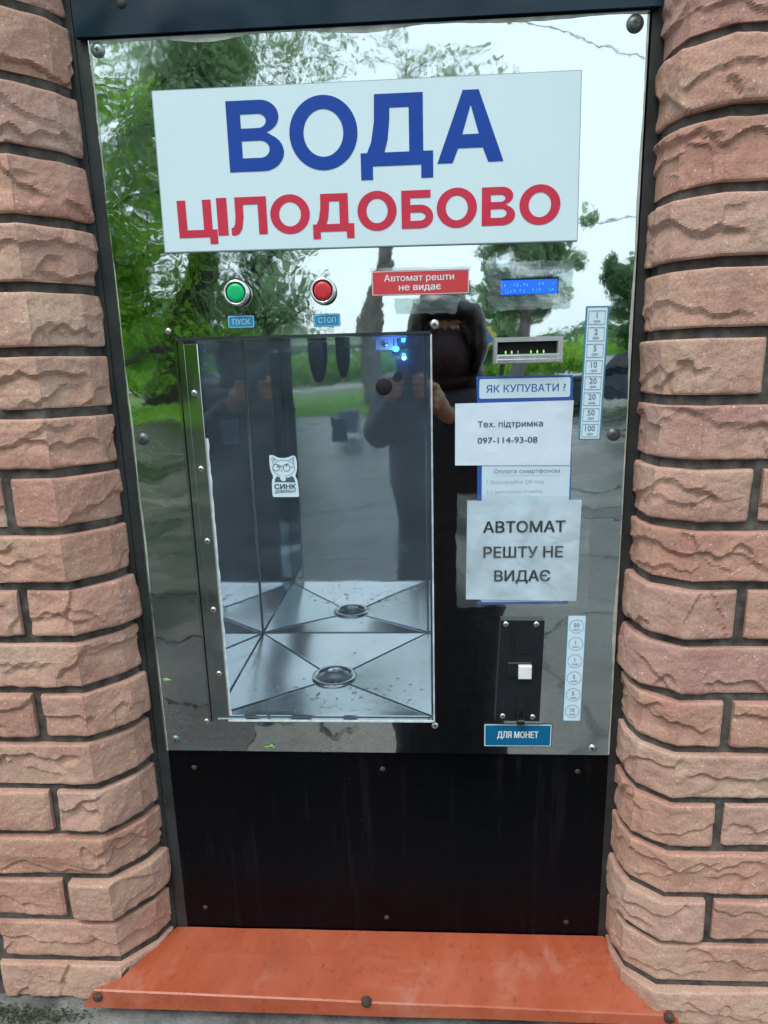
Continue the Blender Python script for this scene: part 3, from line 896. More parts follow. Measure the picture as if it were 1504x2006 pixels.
mb.lathez(DX, DY, [(.0345, zf - .002), (.0352, zf + .0022), (.0325, zf + .0042), (.0285, zf + .0036), (.0262, zf + .001), (.0255, zf - .006)], 36, cap=False)
drain = mb.build('drain', M['chrome'], vm, True)
mb = MB(); mb.lathez(DX, DY, [(.0256, zf - .005), (.0248, zf - .012), (.020, zf - .0165), (.006, zf - .018)], 30, True)
mb.build('drain_cup', M['cast'], drain, True)
mb = MB()
for k in range(6):
    a = k * math.pi / 3; mb.lathez(DX + .0125 * math.cos(a), DY + .0125 * math.sin(a), [(.0036, zf - .0158), (.0034, zf - .0152)], 12, True)
mb.build('drain_hole', M['black_hole'], drain)
mb = MB(); zs_ = z0 - .0004
mb.tube([(NX0 + .001, NY - .001, z0), (NX0 + .001, NY - .001, z1)], .0011, 6)
mb.tube([(NX1 - .001, NY - .001, z0), (NX1 - .001, NY - .001, z1)], .0009, 6)
mb.tube([(NX0, NY - .001, z0), (NX1, NY - .001, z0)], .0010, 6)
mb.tube([(NX0 + .001, .004, z0), (NX0 + .001, NY, z0)], .0010, 6)
mb.build('folded_seam', M['cast'], vm, True)
# water drops on the floor
v = []; f = []
rr = random.Random(5)
mb = MB()
for q in range(120):
    x = rr.uniform(NX0 + .01, NX1 - .008); y = rr.uniform(.004, .10) if rr.random() < .8 else rr.uniform(0, .26)
    if math.hypot(x - DX, y - DY) < .042: continue
    t = 1 - max(abs(x - DX) / (.147), abs(y - DY) / .139); r = rr.uniform(.0007, .0022)
    mb.ell((x, y, z0 - DZ * max(0, t) - .0012), (r * rr.uniform(1, 2.2), r, r * .5), 7, 4)
m_w, nt, b = new_mat('water_drop'); b.inputs['Roughness'].default_value = .04; b.inputs['Transmission Weight'].default_value = .9; b.inputs['IOR'].default_value = 1.33
rw = ramp(nt, noise_tex(nt, 40).outputs['Fac'], [(0, (.85, .9, .95)), (1, (.95, .97, 1))]); nt.links.new(rw.outputs[0], b.inputs['Base Color'])
o = mb.build('water_drops', m_w, fl, True); o['kind'] = 'stuff'

# filling nozzle under the ceiling
mb = MB(); nxx, nyy = 0.2175, 0.1235
mb.lathez(nxx, nyy, [(.0135, z1 - .0005), (.0140, z1 - .012), (.0132, z1 - .026), (.0105, z1 - .040), (.0070, z1 - .050), (.0045, z1 - .054), (.001, z1 - .055)], 24)
m_noz = simple('blue_lit_nozzle', (0.006, 0.012, 0.05), 0.3, 0.2)  # the lamp's blue light is put into the nozzle colour
mb.build('filling_nozzle', m_noz, vm, True)

# door: acrylic pane, steel hinge strip with screws, rims
dr = MB()
PX0, PX1, PZ1, PZ0_ = 0.0690, 0.3690, -0.3195, -0.8150
dr.box(PX0, PX1, -0.0085, -0.0045, T(PZ0_), T(PZ1))
door = dr.build('door_pane', M['acrylic'], vm)
mb = MB(); mb.box(PX0, PX1 + .0006, -0.0105, -0.0038, T(PZ1) + .0002, T(PZ1) + .0034); mb.build('top_rim', M['dark_steel'], door)
mb = MB(); mb.box(PX0 + .0240, PX1, -0.0096, -0.0032, T(PZ0_) - .0026, T(PZ0_) - .0002); mb.build('bottom_rim', M['sealant'], door)
mb = MB(); mb.box(PX1 + .0002, PX1 + .0022, -0.0092, -0.0036, T(PZ0_) - .002, T(PZ1)); mb.build('side_rim', M['acrylic_edge'], door)
mb = MB(); mb.box(0.0675, 0.0705, -.0130, -.0018, T(PZ0_ - .001), T(PZ1 - .001)); mb.box(.0705, .0785, -.0105, -.0088, T(PZ0_ - .001), T(PZ1 - .001)); mb.build('hinge_rail', M['strip'], door)
mb = MB(); mb.box(0.0788, 0.0955, -.0125, -.0088, T(-.8085), T(-.3235), .0008); hs = mb.build('hinge_strip', M['strip'], door)
# sealant line, ragged
v = []; f = []
for i in range(71):
    z = -.435 - (.808 - .435) * i / 70
    w = .0010 + .0016 * max(0, noise.noise(Vector((i * .35, 0, 0))) + .3)
    v += [(.0955, -.0105, T(z)), (.0955 + w + .0012, -.0095, T(z))]
for i in range(70): f.append((2*i, 2*i+1, 2*i+3, 2*i+2))
obj('sealant_bead', v, f, M['sealant'], door)

def screw(x, z, y, r, par, dome=.42, mat=None, cross=True, tilt=0):
    mb = MB(); mb.disc(x, z, [(r * 1.25, 0), (r * 1.25, -r * .10), (r, -r * .15), (r * .92, -r * dome * .6), (r * .7, -r * dome * .9), (r * .38, -r * dome * 1.05)], 20, y=y)
    s = mb.build('screw', mat or M['screw'], par, True)
    if cross:
        mb = MB(); yy = y - r * dome * 1.05 - .00015; a = rnd.uniform(0, 1.5)
        for q in (0, math.pi / 2):
            c, s_ = math.cos(a + q), math.sin(a + q); L, w = r * .42, r * .11
            P = [(x + c*L - s_*w, yy, z + s_*L + c*w), (x - c*L - s_*w, yy, z - s_*L + c*w), (x - c*L + s_*w, yy, z - s_*L - c*w), (x + c*L + s_*w, yy, z + s_*L - c*w)]
            mb.add(P, [(0, 1, 2, 3)]); yy -= .00008
        mb.build('screw_recess', M['screw_hole'], s)
    return s
for z in (-.3804, -.4721, -.5640, -.6558, -.7457): screw(.0867, T(z), -.0125, .0030, door)
M['screw_green'] = simple('verdigris_screw', (0.22, 0.30, 0.28), 0.45, 0.8, 0.3, 200)
for x, z, r, mt in [(.0582, -.3077, .0030, 0), (.0102, -.0106, .0062, 1), (.5856, -.0122, .0072, 2), (.0135, -.4353, .0062, 2), (.5865, -.4408, .0062, 2),
                    (.3746, -.3082, .0042, 0), (.3715, -.8269, .0036, 0), (.0598, -.8223, .0030, 0), (.0143, -.8499, .0046, 1), (.5813, -.8599, .0046, 0)]:
    screw(x, T(z), -.0016, r, vm, mat=(M['screw'], M['screw_green'], M['chrome'])[mt] if mt != 2 else simple('grey_hex_screw', (.12, .13, .13), .4, .6))
for x, z in [(.0337, -.8975), (.2989, -.8974), (.5647, -.8987), (.029, -1.1319), (.2986, -1.1432), (.5583, -1.1446)]: screw(x, T(z), .0040, .0030, vm, mat=M['rust_bolt'])
screw(.0430, T(.0306), -.0061, .0042, vm, mat=M['screw_hole'])

# dark finger plug in the pane
mb = MB(); mb.disc(.3140, T(-.3786), [(.0098, .0045), (.0098, -.0004), (.0094, -.0008)], 40, y=-.0086)
mb.build('finger_plug', M['black_hole'], door, True)
# thin scratch and loose thread on the pane
mb = MB(); mb.tube([(.2312 + .057 * i / 12, -.0089, T(-.5888 + .0012 * math.sin(i / 12 * math.pi) - .0010 * i / 12)) for i in range(13)], .00045, 5); mb.build('dark_thread', M['black_plastic'], door)

# LED bracket
mb = MB(); mb.box(.2998, .3400, .012, .030, T(-.3222), T(-.3202)); mb.box(.3045, .3255, .012, .0134, T(-.3355), T(-.3222)); mb.box(.3268, .3300, .012, .0150, T(-.3300), T(-.3222))
br = mb.build('lamp_bracket', M['white_plastic'], vm)
screw(.3150, T(-.3285), .0119, .0030, br)
mb = MB(); mb.ell((.3284, .0150, T(-.3345)), (.0042, .0038, .0036), 14, 8); mb.build('blue_lamp', M['led_blue'], vm, True)
ld = bpy.data.lights.new('blue_lamp_light', 'POINT'); ld.energy = 0.03; ld.color = (.05, .22, 1.0); ld.shadow_soft_size = .004
lo = bpy.data.objects.new('blue_lamp_light', ld); COL.objects.link(lo); lo.location = (.3284, .0080, T(-.3400))

# push buttons
def push_button(x, z, cap, lab):
    mb = MB(); mb.disc(x, T(z), [(.0150, 0), (.0150, -.0035), (.0146, -.0045)], 36, y=-.0016, cap=False)
    mb.disc(x, T(z), [(.0136, -.0035), (.0136, -.0095)], 36, y=-.0016, cap=False)
    b_ = mb.build('push_button', M['black_plastic'], vm, True)
    mb = MB(); mb.disc(x, T(z), [(.0146, -.0045), (.0143, -.0105), (.0132, -.0122), (.0119, -.0122), (.0115, -.0100)], 40, y=-.0016, cap=False); mb.build('button_bezel', M['chrome'], b_, True)
    mb = MB(); mb.disc(x, T(z), [(.0117, -.0070), (.0112, -.0090)], 36, y=-.0016, cap=True); mb.build('button_well', M['black_hole'], b_)
    mb = MB(); mb.disc(x, T(z), [(.0102, -.0090), (.0102, -.0112), (.0096, -.0120), (.0060, -.0123)], 36, y=-.0016); mb.build('button_cap', cap, b_, True)
    b_['label'] = lab
push_button(.1458, -.2678, M['green_cap'], 'green push button'); push_button(.2468, -.2686, M['red_cap'], 'red push button')

# display
mb = MB(); mb.box(.4500, .5155, -.0028, -.0016, T(-.2785), T(-.2608)); dsp = mb.build('display', M['lcd_off'], vm)
mb = MB(); mb.box(.4503, .5142, -.0032, -.00285, T(-.2782), T(-.2628)); mb.build('display_screen', M['lcd'], dsp)
mb = MB(); rr = random.Random(12)
for row in range(2):
    for c in range(16):
        if rr.random() < .42: continue
        x = .4535 + c * .0036; z = -.2655 - row * .0066
        for q in range(rr.randint(2, 4)):
            a, b_ = rr.uniform(0, .0018), rr.uniform(0, .0035)
            mb.box(x + a, x + a + .0007, -.0034, -.00325, T(z - b_ - .0010), T(z - b_))
mb.build('display_characters', M['lcd_seg'], dsp)

# banknote acceptor
bx0, bx1, bz1, bz0 = .4433, .5212, -.3257, -.3556
mb = MB(); ring_plate(mb, [(bx0, T(bz1)), (bx1, T(bz1)), (bx1, T(bz0)), (bx0, T(bz0))], [(.4464, T(-.3308)), (.5155, T(-.3308)), (.5155, T(-.3447)), (.4464, T(-.3447))], -.0110, -.0016)
ba = mb.build('banknote_acceptor', M['cast'], vm)
mb = MB(); mb.box(.4464, .5155, -.0022, -.0017, T(-.3447), T(-.3308)); mb.build('note_slot', M['black_hole'], ba)
mb = MB()
mb.box(.4450, .5190, -.0150, -.0112, T(-.3545), T(-.3500), .0010); mb.box(.4460, .5180, -.0135, -.0112, T(-.3494), T(-.3458), .0008)
mb.build('note_tray', M['chrome'], ba)
for i, x in enumerate((.4570, .4640, .4712, .4862, .4935, .5008)):
    mb = MB(); mb.ell((x, -.0030, T(-.3425)), (.0010, .0008, .0021), 8, 6); mb.build('green_lamp', M['led_green'] if i != 2 else M['cast'], ba)

# coin acceptor
cz1, cz0 = -.6738, -.8158
v = [(.4566, -.0085, T(cz1)), (.5112, -.0085, T(cz1 - .0005)), (.5085, -.0085, T(cz0)), (.4508, -.0085, T(cz0 + .0005))]
v = v + [(x, -.0016, z) for x, y, z in v]
ca = obj('coin_acceptor', v, [(0, 3, 2, 1), (4, 5, 6, 7), (0, 1, 5, 4), (1, 2, 6, 5), (2, 3, 7, 6), (3, 0, 4, 7)], M['black_plastic'], vm)
for x, z in [(.4625, -.6790), (.5010, -.6793), (.4605, -.8085), (.4995, -.8096)]: screw(x, T(z), -.0086, .0030, ca, cross=False)
mb = MB(); mb.add([(.4718, -.0088, T(-.6815)), (.4748, -.0088, T(-.6815)), (.4800, -.0088, T(-.7130)), (.4770, -.0088, T(-.7130))], [(0, 3, 2, 1)]); mb.box(.4700, .4716, -.0110, -.0086, T(-.7130), T(-.6815)); mb.build('coin_slot', M['black_hole'], ca)
mb = MB(); mb.box(.4680, .4955, -.0098, -.0086, T(-.7185), T(-.7170)); mb.box(.4650, .4960, -.0110, -.0086, T(-.7520), T(-.7310), .0010); mb.build('coin_guide', M['black_plastic'], ca)
mb = MB(); mb.box(.4788, .4955, -.0165, -.0111, T(-.7520), T(-.7335), .0012); mb.build('reject_button', M['white_plastic'], ca)
mb = MB(); mb.box(.4800, .4868, -.0091, -.0087, T(-.8010), T(-.7690)); mb.build('coin_outlet', M['black_hole'], ca)
mb = MB(); mb.box(.4785, .4882, -.0170, -.0087, T(-.8175), T(-.8100), .0015); mb.box(.4785, .4805, -.0150, -.0087, T(-.8100), T(-.8020)); mb.box(.4862, .4882, -.0150, -.0087, T(-.8100), T(-.8020)); mb.build('coin_cup', M['black_plastic'], ca)

# ------------------------------------------------------------------ signs, labels, papers
YB = -.0016
# big sign
spts = [(.0662, T(-.0535)), (.5320, T(-.0537)), (.5345, T(-.2235)), (.0643, T(-.2208))]
sg = plate('sign_board', spts, -.0048, YB, M['sign_edge'])
sg2 = plate('sign_face', [(.0672, T(-.0544)), (.5311, T(-.0546)), (.5335, T(-.2226)), (.0653, T(-.2199))], -.0051, -.00482, M['sign_white'], sg)
tag(sg, 'large white sign board with big blue ВОДА over red ЦІЛОДОБОВО lettering', 'sign')

def arc(cx, cy, rx, ry, a0, a1, n=18):
    return [(cx + rx * math.cos(math.radians(a0 + (a1 - a0) * i / n)), cy + ry * math.sin(math.radians(a0 + (a1 - a0) * i / n))) for i in range(n + 1)]
def glyph(ch, w, s, sh):
    """outline splines for a bold grotesque capital: width w, cap height 1, stem s (vertical), sh (horizontal)"""
    if ch == 'О': return [arc(w/2, .5, w/2, .525, 0, 360, 48)[:-1], arc(w/2, .5, w/2 - s * 1.02, .525 - sh, 0, 360, 48)[:-1]]
    if ch == 'В':
        m = .53
        o = [(0, 0), (0, 1), (w*.60, 1)] + arc(w*.60, (1 + m)/2 + .005, w*.335, (1 - m)/2 - .005, 90, -72, 14) + arc(w*.62, m/2, w*.38, m/2, 62, -90, 16)
        h1 = [(s, m + sh*.42), (s, 1 - sh), (w*.56, 1 - sh)] + arc(w*.56, (1 - sh + m + sh*.42)/2, w*.145, (1 - sh - m - sh*.42)/2, 90, -90, 12)
        h2 = [(s, sh), (s, m - sh*.5), (w*.58, m - sh*.5)] + arc(w*.58, (sh + m - sh*.5)/2, w*.165, (m - sh*1.5)/2, 90, -90, 12)
        return [o, h1, h2]
    if ch == 'Б':
        m = .62
        o = [(0, 0), (0, 1), (w*.92, 1), (w*.92, 1 - sh), (s, 1 - sh), (s, m), (w*.60, m)] + arc(w*.60, m/2, w*.40, m/2, 90, -90, 18)
        h = [(s, sh), (s, m - sh), (w*.57, m - sh)] + arc(w*.57, m/2, w*.19, (m - 2*sh)/2, 90, -90, 12)
        return [o, h]
    if ch == 'А':
        return [[(0, 0), (w/2 - s*.56, 1), (w/2 + s*.56, 1), (w, 0), (w - s*1.08, 0), (w - s*1.08 - w*.085, .205), (s*1.08 + w*.085, .205), (s*1.08, 0)],
                [(w/2, .80), (s*1.08 + w*.145, .205 + sh), (w - s*1.08 - w*.145, .205 + sh)]]
    if ch == 'Д':
        d = -.19
        o = [(0, d), (0, sh), (w*.09, sh)] + [(w*.15, .34), (w*.195, .62), (w*.205, 1), (w*.865, 1), (w*.865, sh), (w, sh), (w, d), (w - s*.86, d), (w - s*.86, 0), (s*.86, 0), (s*.86, d)]
        h = [(w*.33, sh), (w*.375, .36), (w*.405, .62), (w*.41, 1 - sh), (w*.865 - s, 1 - sh), (w*.865 - s, sh)]
        return [o, h]
    if ch == 'Ц':
        d = -.19; e = w - s*.55
        return [[(0, 0), (0, 1), (s, 1), (s, sh), (e - s, sh), (e - s, 1), (e, 1), (e, sh), (w, sh), (w, d), (w - s*.92, d), (w - s*.92, 0)]]
    if ch == 'І': return [[(0, 0), (0, 1), (w, 1), (w, 0)]]
    if ch == 'Л':
        return [[(0, 0), (0, sh*.95), (w*.06, sh*1.0), (w*.11, sh*1.5), (w*.13, .5), (w*.13, 1), (w, 1), (w, 0), (w - s, 0), (w - s, 1 - sh), (w*.13 + s*.95, 1 - sh), (w*.13 + s*.93, .45), (w*.13 + s*.7, .16), (w*.2, .02), (w*.08, -.015)]]
def letter(ch, x0, x1, zb, cap, s, sh, mat, skew=0.0):
    W = (x1 - x0) / cap
    V, F = curve_to_mesh_pts(glyph(ch, W, s, sh))
    return obj('letter', [(x0 + a * cap + skew * b * cap, -.0055 + (c * .5), zb + b * cap) for a, b, c in V], F, mat, sg)
for ch, a, b_ in (('В', .1476, .2094), ('О', .2165, .2917), ('Д', .2944, .3741), ('А', .3788, .4508)):
    letter(ch, a, b_, T(-.1388), .0712, .215, .19, M['blue_print'])
for ch, a, b_ in (('Ц', .0836, .1281), ('І', .1290, .1408), ('Л', .1446, .1860), ('О', .1900, .2350), ('Д', .2380, .2848), ('О', .2890, .3330), ('Б', .3384, .3737), ('О', .3777, .4223), ('В', .4277, .4645), ('О', .4691, .5139)):
    letter(ch, a, b_, T(-.2043 - (.0012 if ch in 'Ц' else 0)), .0395, .25, .20, M['red_print'])

def label_plate(name, cx, cz, w, h, rim, rimmat, facemat, lab, cat, r=.002, y=YB, rot=0, inner=None, group=None, back=None):
    """sticker with a rim line; returns the top-level object"""
    def rp(W, H, R):
        c, s_ = math.cos(rot), math.sin(rot)
        return [(cx + a * c - b_ * s_, T(cz) + a * s_ + b_ * c) for a, b_ in rounded(W, H, R)]
    o = plate(name, rp(w, h, r), y - .0006, y, rimmat)
    plate('printed_face', rp(w - 2 * rim, h - 2 * rim, max(.0004, r - rim * .6)), y - .0008, y - .00062, facemat, o)
    if inner:
        plate('inner_face', rp(w - 2 * inner[0], h - 2 * inner[0], max(.0004, r - inner[0] * .6)), y - .0010, y - .00082, inner[1], o)
    return tag(o, lab, cat, group)
YT = YB - .0013
o = label_plate('button_label', .1471, -.2993, .0318, .0145, .0007, M['label_navy'], M['pale_print'], 'small blue label reading ПУСК under the green button', 'label', .0022, inner=(.0015, M['label_blue']), rot=-.01)
text('lettering', 'ПУСК', .1476, T(-.2993), .0062, YT, M['pale_print'], o, width=.0205, bold=.012)
o = label_plate('button_label', .2487, -.3005, .0318, .0145, .0007, M['label_navy'], M['pale_print'], 'small blue label reading СТОП under the red button', 'label', .0022, inner=(.0015, M['label_blue']), rot=.015)
text('lettering', 'СТОП', .2492, T(-.3003), .0062, YT, M['pale_print'], o, width=.0205, bold=.012, rot=.015)
o = label_plate('notice_plate', .3585, -.2617, .1118, .0272, .0006, M['label_red'], M['white_print'], 'red notice plate with white text beside the display, Автомат решти не видає', 'notice', .0018, inner=(.0014, M['label_red']), rot=-.004)
text('lettering', 'Автомат решти', .3570, T(-.2572), .0072, YT, M['white_print'], o, width=.0800, bold=.014)
text('lettering', 'не видає', .3580, T(-.2680), .0072, YT, M['white_print'], o, width=.0480, bold=.022)
o = label_plate('coin_label', .4816, -.8405, .0905, .0342, .0010, M['lcd_off'], M['label_white'], 'dark blue label reading ДЛЯ МОНЕТ below the coin acceptor', 'label', .0014, inner=(.0022, M['label_navy']))
text('lettering', 'ДЛЯ МОНЕТ', .4816, T(-.8400), .0095, YT, M['white_print'], o, width=.0540, bold=.030)

# banknote strip
bt = math.atan2(.0024, .152)
def strip_pt(cx, cz, rot, a, b_):
    c, s_ = math.cos(rot), math.sin(rot); return cx + a * c - b_ * s_, cz + a * s_ + b_ * c
ROT = -bt
SC = (.5595, -.3702)
o = label_plate('banknote_value_strip', *SC, .0262, .1535, .0019, M['frame_teal'], M['label_white'], 'tall white strip with blue rim listing banknote values from 1 to 100', 'label', .0016, rot=ROT)
for i, (a, b_) in enumerate([('1', 'грн'), ('2', 'грн'), ('5', 'грн'), ('10', 'грн'), ('20', 'грн'), ('20', 'нов'), ('50', 'грн'), ('100', 'грн')]):
    zc = .0642 - i * .01845
    x, z = strip_pt(*SC, ROT, -.0003, zc)
    mb = MB()
    P = [strip_pt(SC[0], T(SC[1]), ROT, a_, zc + c_) for a_, c_ in ((-.0098, .0076), (.0092, .0076), (.0092, -.0076), (-.0098, -.0076))]
    Q = [strip_pt(SC[0], T(SC[1]), ROT, a_, zc + c_) for a_, c_ in ((-.0094, .0072), (.0088, .0072), (.0088, -.0072), (-.0094, -.0072))]
    ring_plate(mb, P, Q, YT - .00004, YT + .0002)
    cell = mb.build('value_box', M['grey_print'], o)
    text('numeral', a, x, T(z) + .0026, .0066, YT, M['grey_print'], cell, bold=.012, width=None)
    text('unit', b_, x, T(z) - .0046, .0030, YT, M['grey_print'], cell, width=.0078, shear=.3 if b_ == 'грн' else 0, bold=.02)

# coin strip
ROT = -math.atan2(.0012, .15)
SC = (.5524, -.7444)
o = label_plate('coin_value_strip', *SC, .0240, .1500, .0011, M['frame_teal'], M['label_white'], 'white strip with six round fields listing coin values beside the coin acceptor', 'label', .0022, rot=ROT)
for i, (a, b_) in enumerate([('50', 'коп'), ('1', 'грн'), ('1', 'нов'), ('2', 'нов'), ('5', 'нов'), ('10', 'нов')]):
    zc = .0597 - i * .0239
    x, z = strip_pt(*SC, ROT, 0, zc)
    v = []; f = []; n = 36
    for r in (.0092, .0087):
        for k in range(n): v.append((x + r * math.cos(2*math.pi*k/n), YT, T(z) + r * math.sin(2*math.pi*k/n)))
    f = [(k, (k+1) % n, n + (k+1) % n, n + k) for k in range(n)]
    cell = obj('value_ring', v, f, M['grey_print'], o)
    text('numeral', a, x - .0002, T(z) + .0018, .0056, YT, M['grey_print'], cell, bold=.012, width=None)
    text('unit', b_, x, T(z) - .0045, .0026, YT, M['grey_print'], cell, width=.0076, bold=.02)

# instruction poster
o = plate('instruction_poster', [(.4232, T(-.3693)), (.5358, T(-.3700)), (.5366, T(-.3975)), (.5412, T(-.6545)), (.4268, T(-.6545)), (.4245, T(-.3965))], YB - .0006, YB, M['frame_blue'])
tag(o, 'blue rimmed instruction poster headed ЯК КУПУВАТИ with two papers stuck over it', 'poster')
plate('heading_field', rounded(.1062, .0228, .0025, cx=.4800, cz=T(-.3838)), YB - .0009, YB - .00062, M['poster'], o)
plate('text_field', [(x, z) for x, z in rounded(.1060, .2480, .003, cx=.4838, cz=T(-.5270))], YB - .0009, YB - .00062, M['poster'], o)
text('lettering', 'ЯК КУПУВАТИ ?', .4815, T(-.3838), .0088, YB - .0011, M['frame_blue'], o, width=.0925, bold=.008)
text('lettering', 'Оплата смартфоном', .4850, T(-.4835), .0052, YB - .0011, M['grey_print'], o, width=.0790, bold=.006)
mb = MB(); mb.box(.4450, .5255, YB - .00112, YB - .0009, T(-.4884), T(-.4881)); mb.build('underline', M['faint_print'], o)
text('lettering', '1 Відскануйте QR код', .4375, T(-.4965), .0045, YB - .0011, M['faint_print'], o, width=.0680, align='LEFT')
text('lettering', '2 У застосунку оплатіть', .4365, T(-.5085), .0040, YB - .0011, M['faint_print'], o, width=.0680, align='LEFT')

def sheet_paper(name, c, y, mat, lab, cat, amp, nx=22, nz=18, seed=1, parent=None, edge=.0, par=None, lift=0.0):
    """paper sheet with four corners c (TL, TR, BR, BL), slightly buckled"""
    v = []; f = []
    for j in range(nz + 1):
        for i in range(nx + 1):
            a, b_ = i / nx, j / nz
            L = Vector(c[0]).lerp(Vector(c[3]), b_); R_ = Vector(c[1]).lerp(Vector(c[2]), b_); p = L.lerp(R_, a)
            bx = edge * noise.noise(Vector((b_ * 9, seed, 0))) * (1 if i in (0, nx) else 0); bz = edge * noise.noise(Vector((a * 9, seed, 5))) * (1 if j in (0, nz) else 0)
            h = amp * (noise.noise(Vector((a * 4, b_ * 4, seed))) + .5 * noise.noise(Vector((a * 11, b_ * 9, seed)))) - amp * .9
            if lift: h -= lift * max(0, a - .8) / .2 * max(0, .35 - b_)
            v.append((p.x + bx, y + h, T(p.y) + bz))
    for j in range(nz):
        for i in range(nx):
            q = j * (nx + 1) + i; f.append((q, q + nx + 1, q + nx + 2, q + 1))
    o = obj(name, v, f, mat, par)
    if not par: tag(o, lab, cat)
    return o
pp = sheet_paper('paper_notice', [(.3984, -.4003), (.5372, -.3992), (.5361, -.4766), (.3983, -.4745)], YB - .0014, M['paper'], 'white paper with a technical support phone number, taped below the poster heading', 'notice', .0003, seed=4, lift=.006)
YP = YB - .0022
text('lettering', 'Тех. підтримка', .4252, T(-.4261), .0072, YP, M['dark_print'], pp, width=.0770, align='LEFT', bold=.008)
text('lettering', '097-114-93-08', .4252, T(-.4447), .0074, YP, M['dark_print'], pp, width=.0710, align='LEFT', bold=.006)
pa = sheet_paper('paper_notice', [(.4133, -.5187), (.5520, -.5194), (.5508, -.6500), (.4119, -.6470)], YB - .0016, M['paper_creased'], 'creased white paper with large black capitals АВТОМАТ РЕШТУ НЕ ВИДАЄ', 'notice', .0005, 34, 30, 9)
YP = YB - .0029
text('lettering', 'АВТОМАТ', .4830, T(-.5520), .0143, YP, M['black_print'], pa, width=.1000, bold=.022)
text('lettering', 'РЕШТУ НЕ', .4825, T(-.5845), .0143, YP, M['black_print'], pa, width=.0975, bold=.022)
text('lettering', 'ВИДАЄ', .4820, T(-.6170), .0143, YP, M['black_print'], pa, width=.0690, bold=.022)
tp = sheet_paper('clear_tape', [(.4005, -.5095), (.5625, -.5150), (.5640, -.6570), (.3995, -.6560)], YB - .0038, M['tape'], 'crinkled clear tape film spread over the creased no-change paper', 'tape', .0010, 30, 26, 15, edge=.004)
tp = sheet_paper('clear_tape', [(.4355, -.2435), (.5322, -.2430), (.5292, -.2950), (.4359, -.2952)], YB - .0028, M['tape_thick'], 'crinkled clear tape square stuck over the blue display', 'tape', .0010, 24, 16, 22, edge=.003)
# the tape has a window cut for the display
me = tp.data
bm = bmesh.new(); bm.from_mesh(me)
kill = [f_ for f_ in bm.faces if .4500 < (f_.calc_center_median().x + ORIG[tp.name].x) < .5155 and T(-.2790) < (f_.calc_center_median().z + ORIG[tp.name].z) < T(-.2600)]
bmesh.ops.delete(bm, geom=kill, context='FACES'); bm.to_mesh(me); bm.free()
sheet_paper('clear_tape', [(.3005, -.2445), (.4170, -.2460), (.4160, -.2505), (.3005, -.2488)], YB - .0012, M['tape'], 'narrow clear tape along the top of the red notice plate', 'tape', .0004, 12, 3, 31, edge=.001)
sheet_paper('clear_tape', [(.3270, -.2790), (.4050, -.2785), (.3990, -.2965), (.3300, -.2960)], YB - .0008, M['tape_thick'], 'greyish torn tape strip just below the red notice plate', 'tape', .0005, 16, 6, 33, edge=.004)

# cat sticker on the pane
YC = -.0086
def smooth_closed(pts, k=2):
    for _ in range(k):
        q = []
        for i in range(len(pts)):
            a, b_ = pts[i], pts[(i + 1) % len(pts)]
            q += [(a[0]*.75 + b_[0]*.25, a[1]*.75 + b_[1]*.25), (a[0]*.25 + b_[0]*.75, a[1]*.25 + b_[1]*.75)]
        pts = q
    return pts
# sticker outline in pixels of a 400 x 620 drawing
SO = [(5, 20), (5, 0), (60, 0), (140, 48), (270, 45), (335, 12), (395, 20), (405, 180), (385, 270), (365, 320), (400, 370), (410, 620), (395, 628), (30, 625), (15, 610), (15, 380), (50, 320), (8, 240), (0, 120)]
def cs(p): return (.1715 + p[0] * .0341 / 405 + p[1] * (.0000), T(-.4570 - p[1] * .0527 / 628))
cat = plate('cat_sticker', [cs(p) for p in smooth_closed(SO)], YC - .0004, YC, M['label_white'])
tag(cat, 'small white sticker of a cat in glasses lettered СИНК ДІФЕРЕНТ on the clear door', 'sticker')
def line(pts, w, mb, closed=False):
    if closed: pts = pts + [pts[0]]
    for a, b_ in zip(pts, pts[1:]):
        (x0, z0_), (x1, z1_) = cs(a), cs(b_); d = Vector((x1 - x0, z1_ - z0_))
        if d.length < 1e-7: continue
        n_ = Vector((-d.y, d.x)).normalized() * w
        y = YC - .0006
        mb.add([(x0 - n_.x, y, z0_ - n_.y), (x1 - n_.x, y, z1_ - n_.y), (x1 + n_.x, y, z1_ + n_.y), (x0 + n_.x, y, z0_ + n_.y)], [(0, 1, 2, 3)])
mb = MB(); w = .00028
line(arc(205, 195, 160, 118, 0, 360, 36), w, mb)
line([(45, 130), (40, 35), (60, 40), (120, 85)], w, mb); line([(280, 85), (345, 40), (362, 40), (355, 140)], w, mb)
line([(62, 95), (62, 55), (90, 85)], w, mb); line([(320, 90), (345, 60), (345, 110)], w, mb)
line(arc(95, 185, 50, 50, 0, 360, 24), w * 1.5, mb); line(arc(248, 190, 50, 52, 0, 360, 24), w * 1.5, mb)
line([(145, 178), (170, 168), (198, 178)], w * 1.5, mb); line([(298, 180), (358, 182)], w * 1.3, mb)
line([(175, 190), (165, 235), (185, 255)], w, mb); line([(120, 140), (150, 150), (175, 165)], w, mb); line([(215, 150), (280, 125)], w, mb)
line(arc(120, 170, 8, 8, 0, 360, 8), w * 2, mb); line(arc(248, 160, 8, 8, 0, 360, 8), w * 2, mb)
mb.build('drawing', M['sticker_grey'], cat)
plate('drawn_jacket', [cs(p) for p in [(60, 400), (70, 350), (100, 312), (150, 330), (270, 335), (320, 312), (350, 345), (365, 410)]], YC - .0006, YC - .00041, M['sticker_grey'], cat)
plate('drawn_paw', [cs(p) for p in smooth_closed([(150, 320), (175, 285), (195, 290), (215, 320), (235, 360), (205, 395), (165, 380), (140, 350)])], YC - .0008, YC - .00061, M['label_white'], cat)
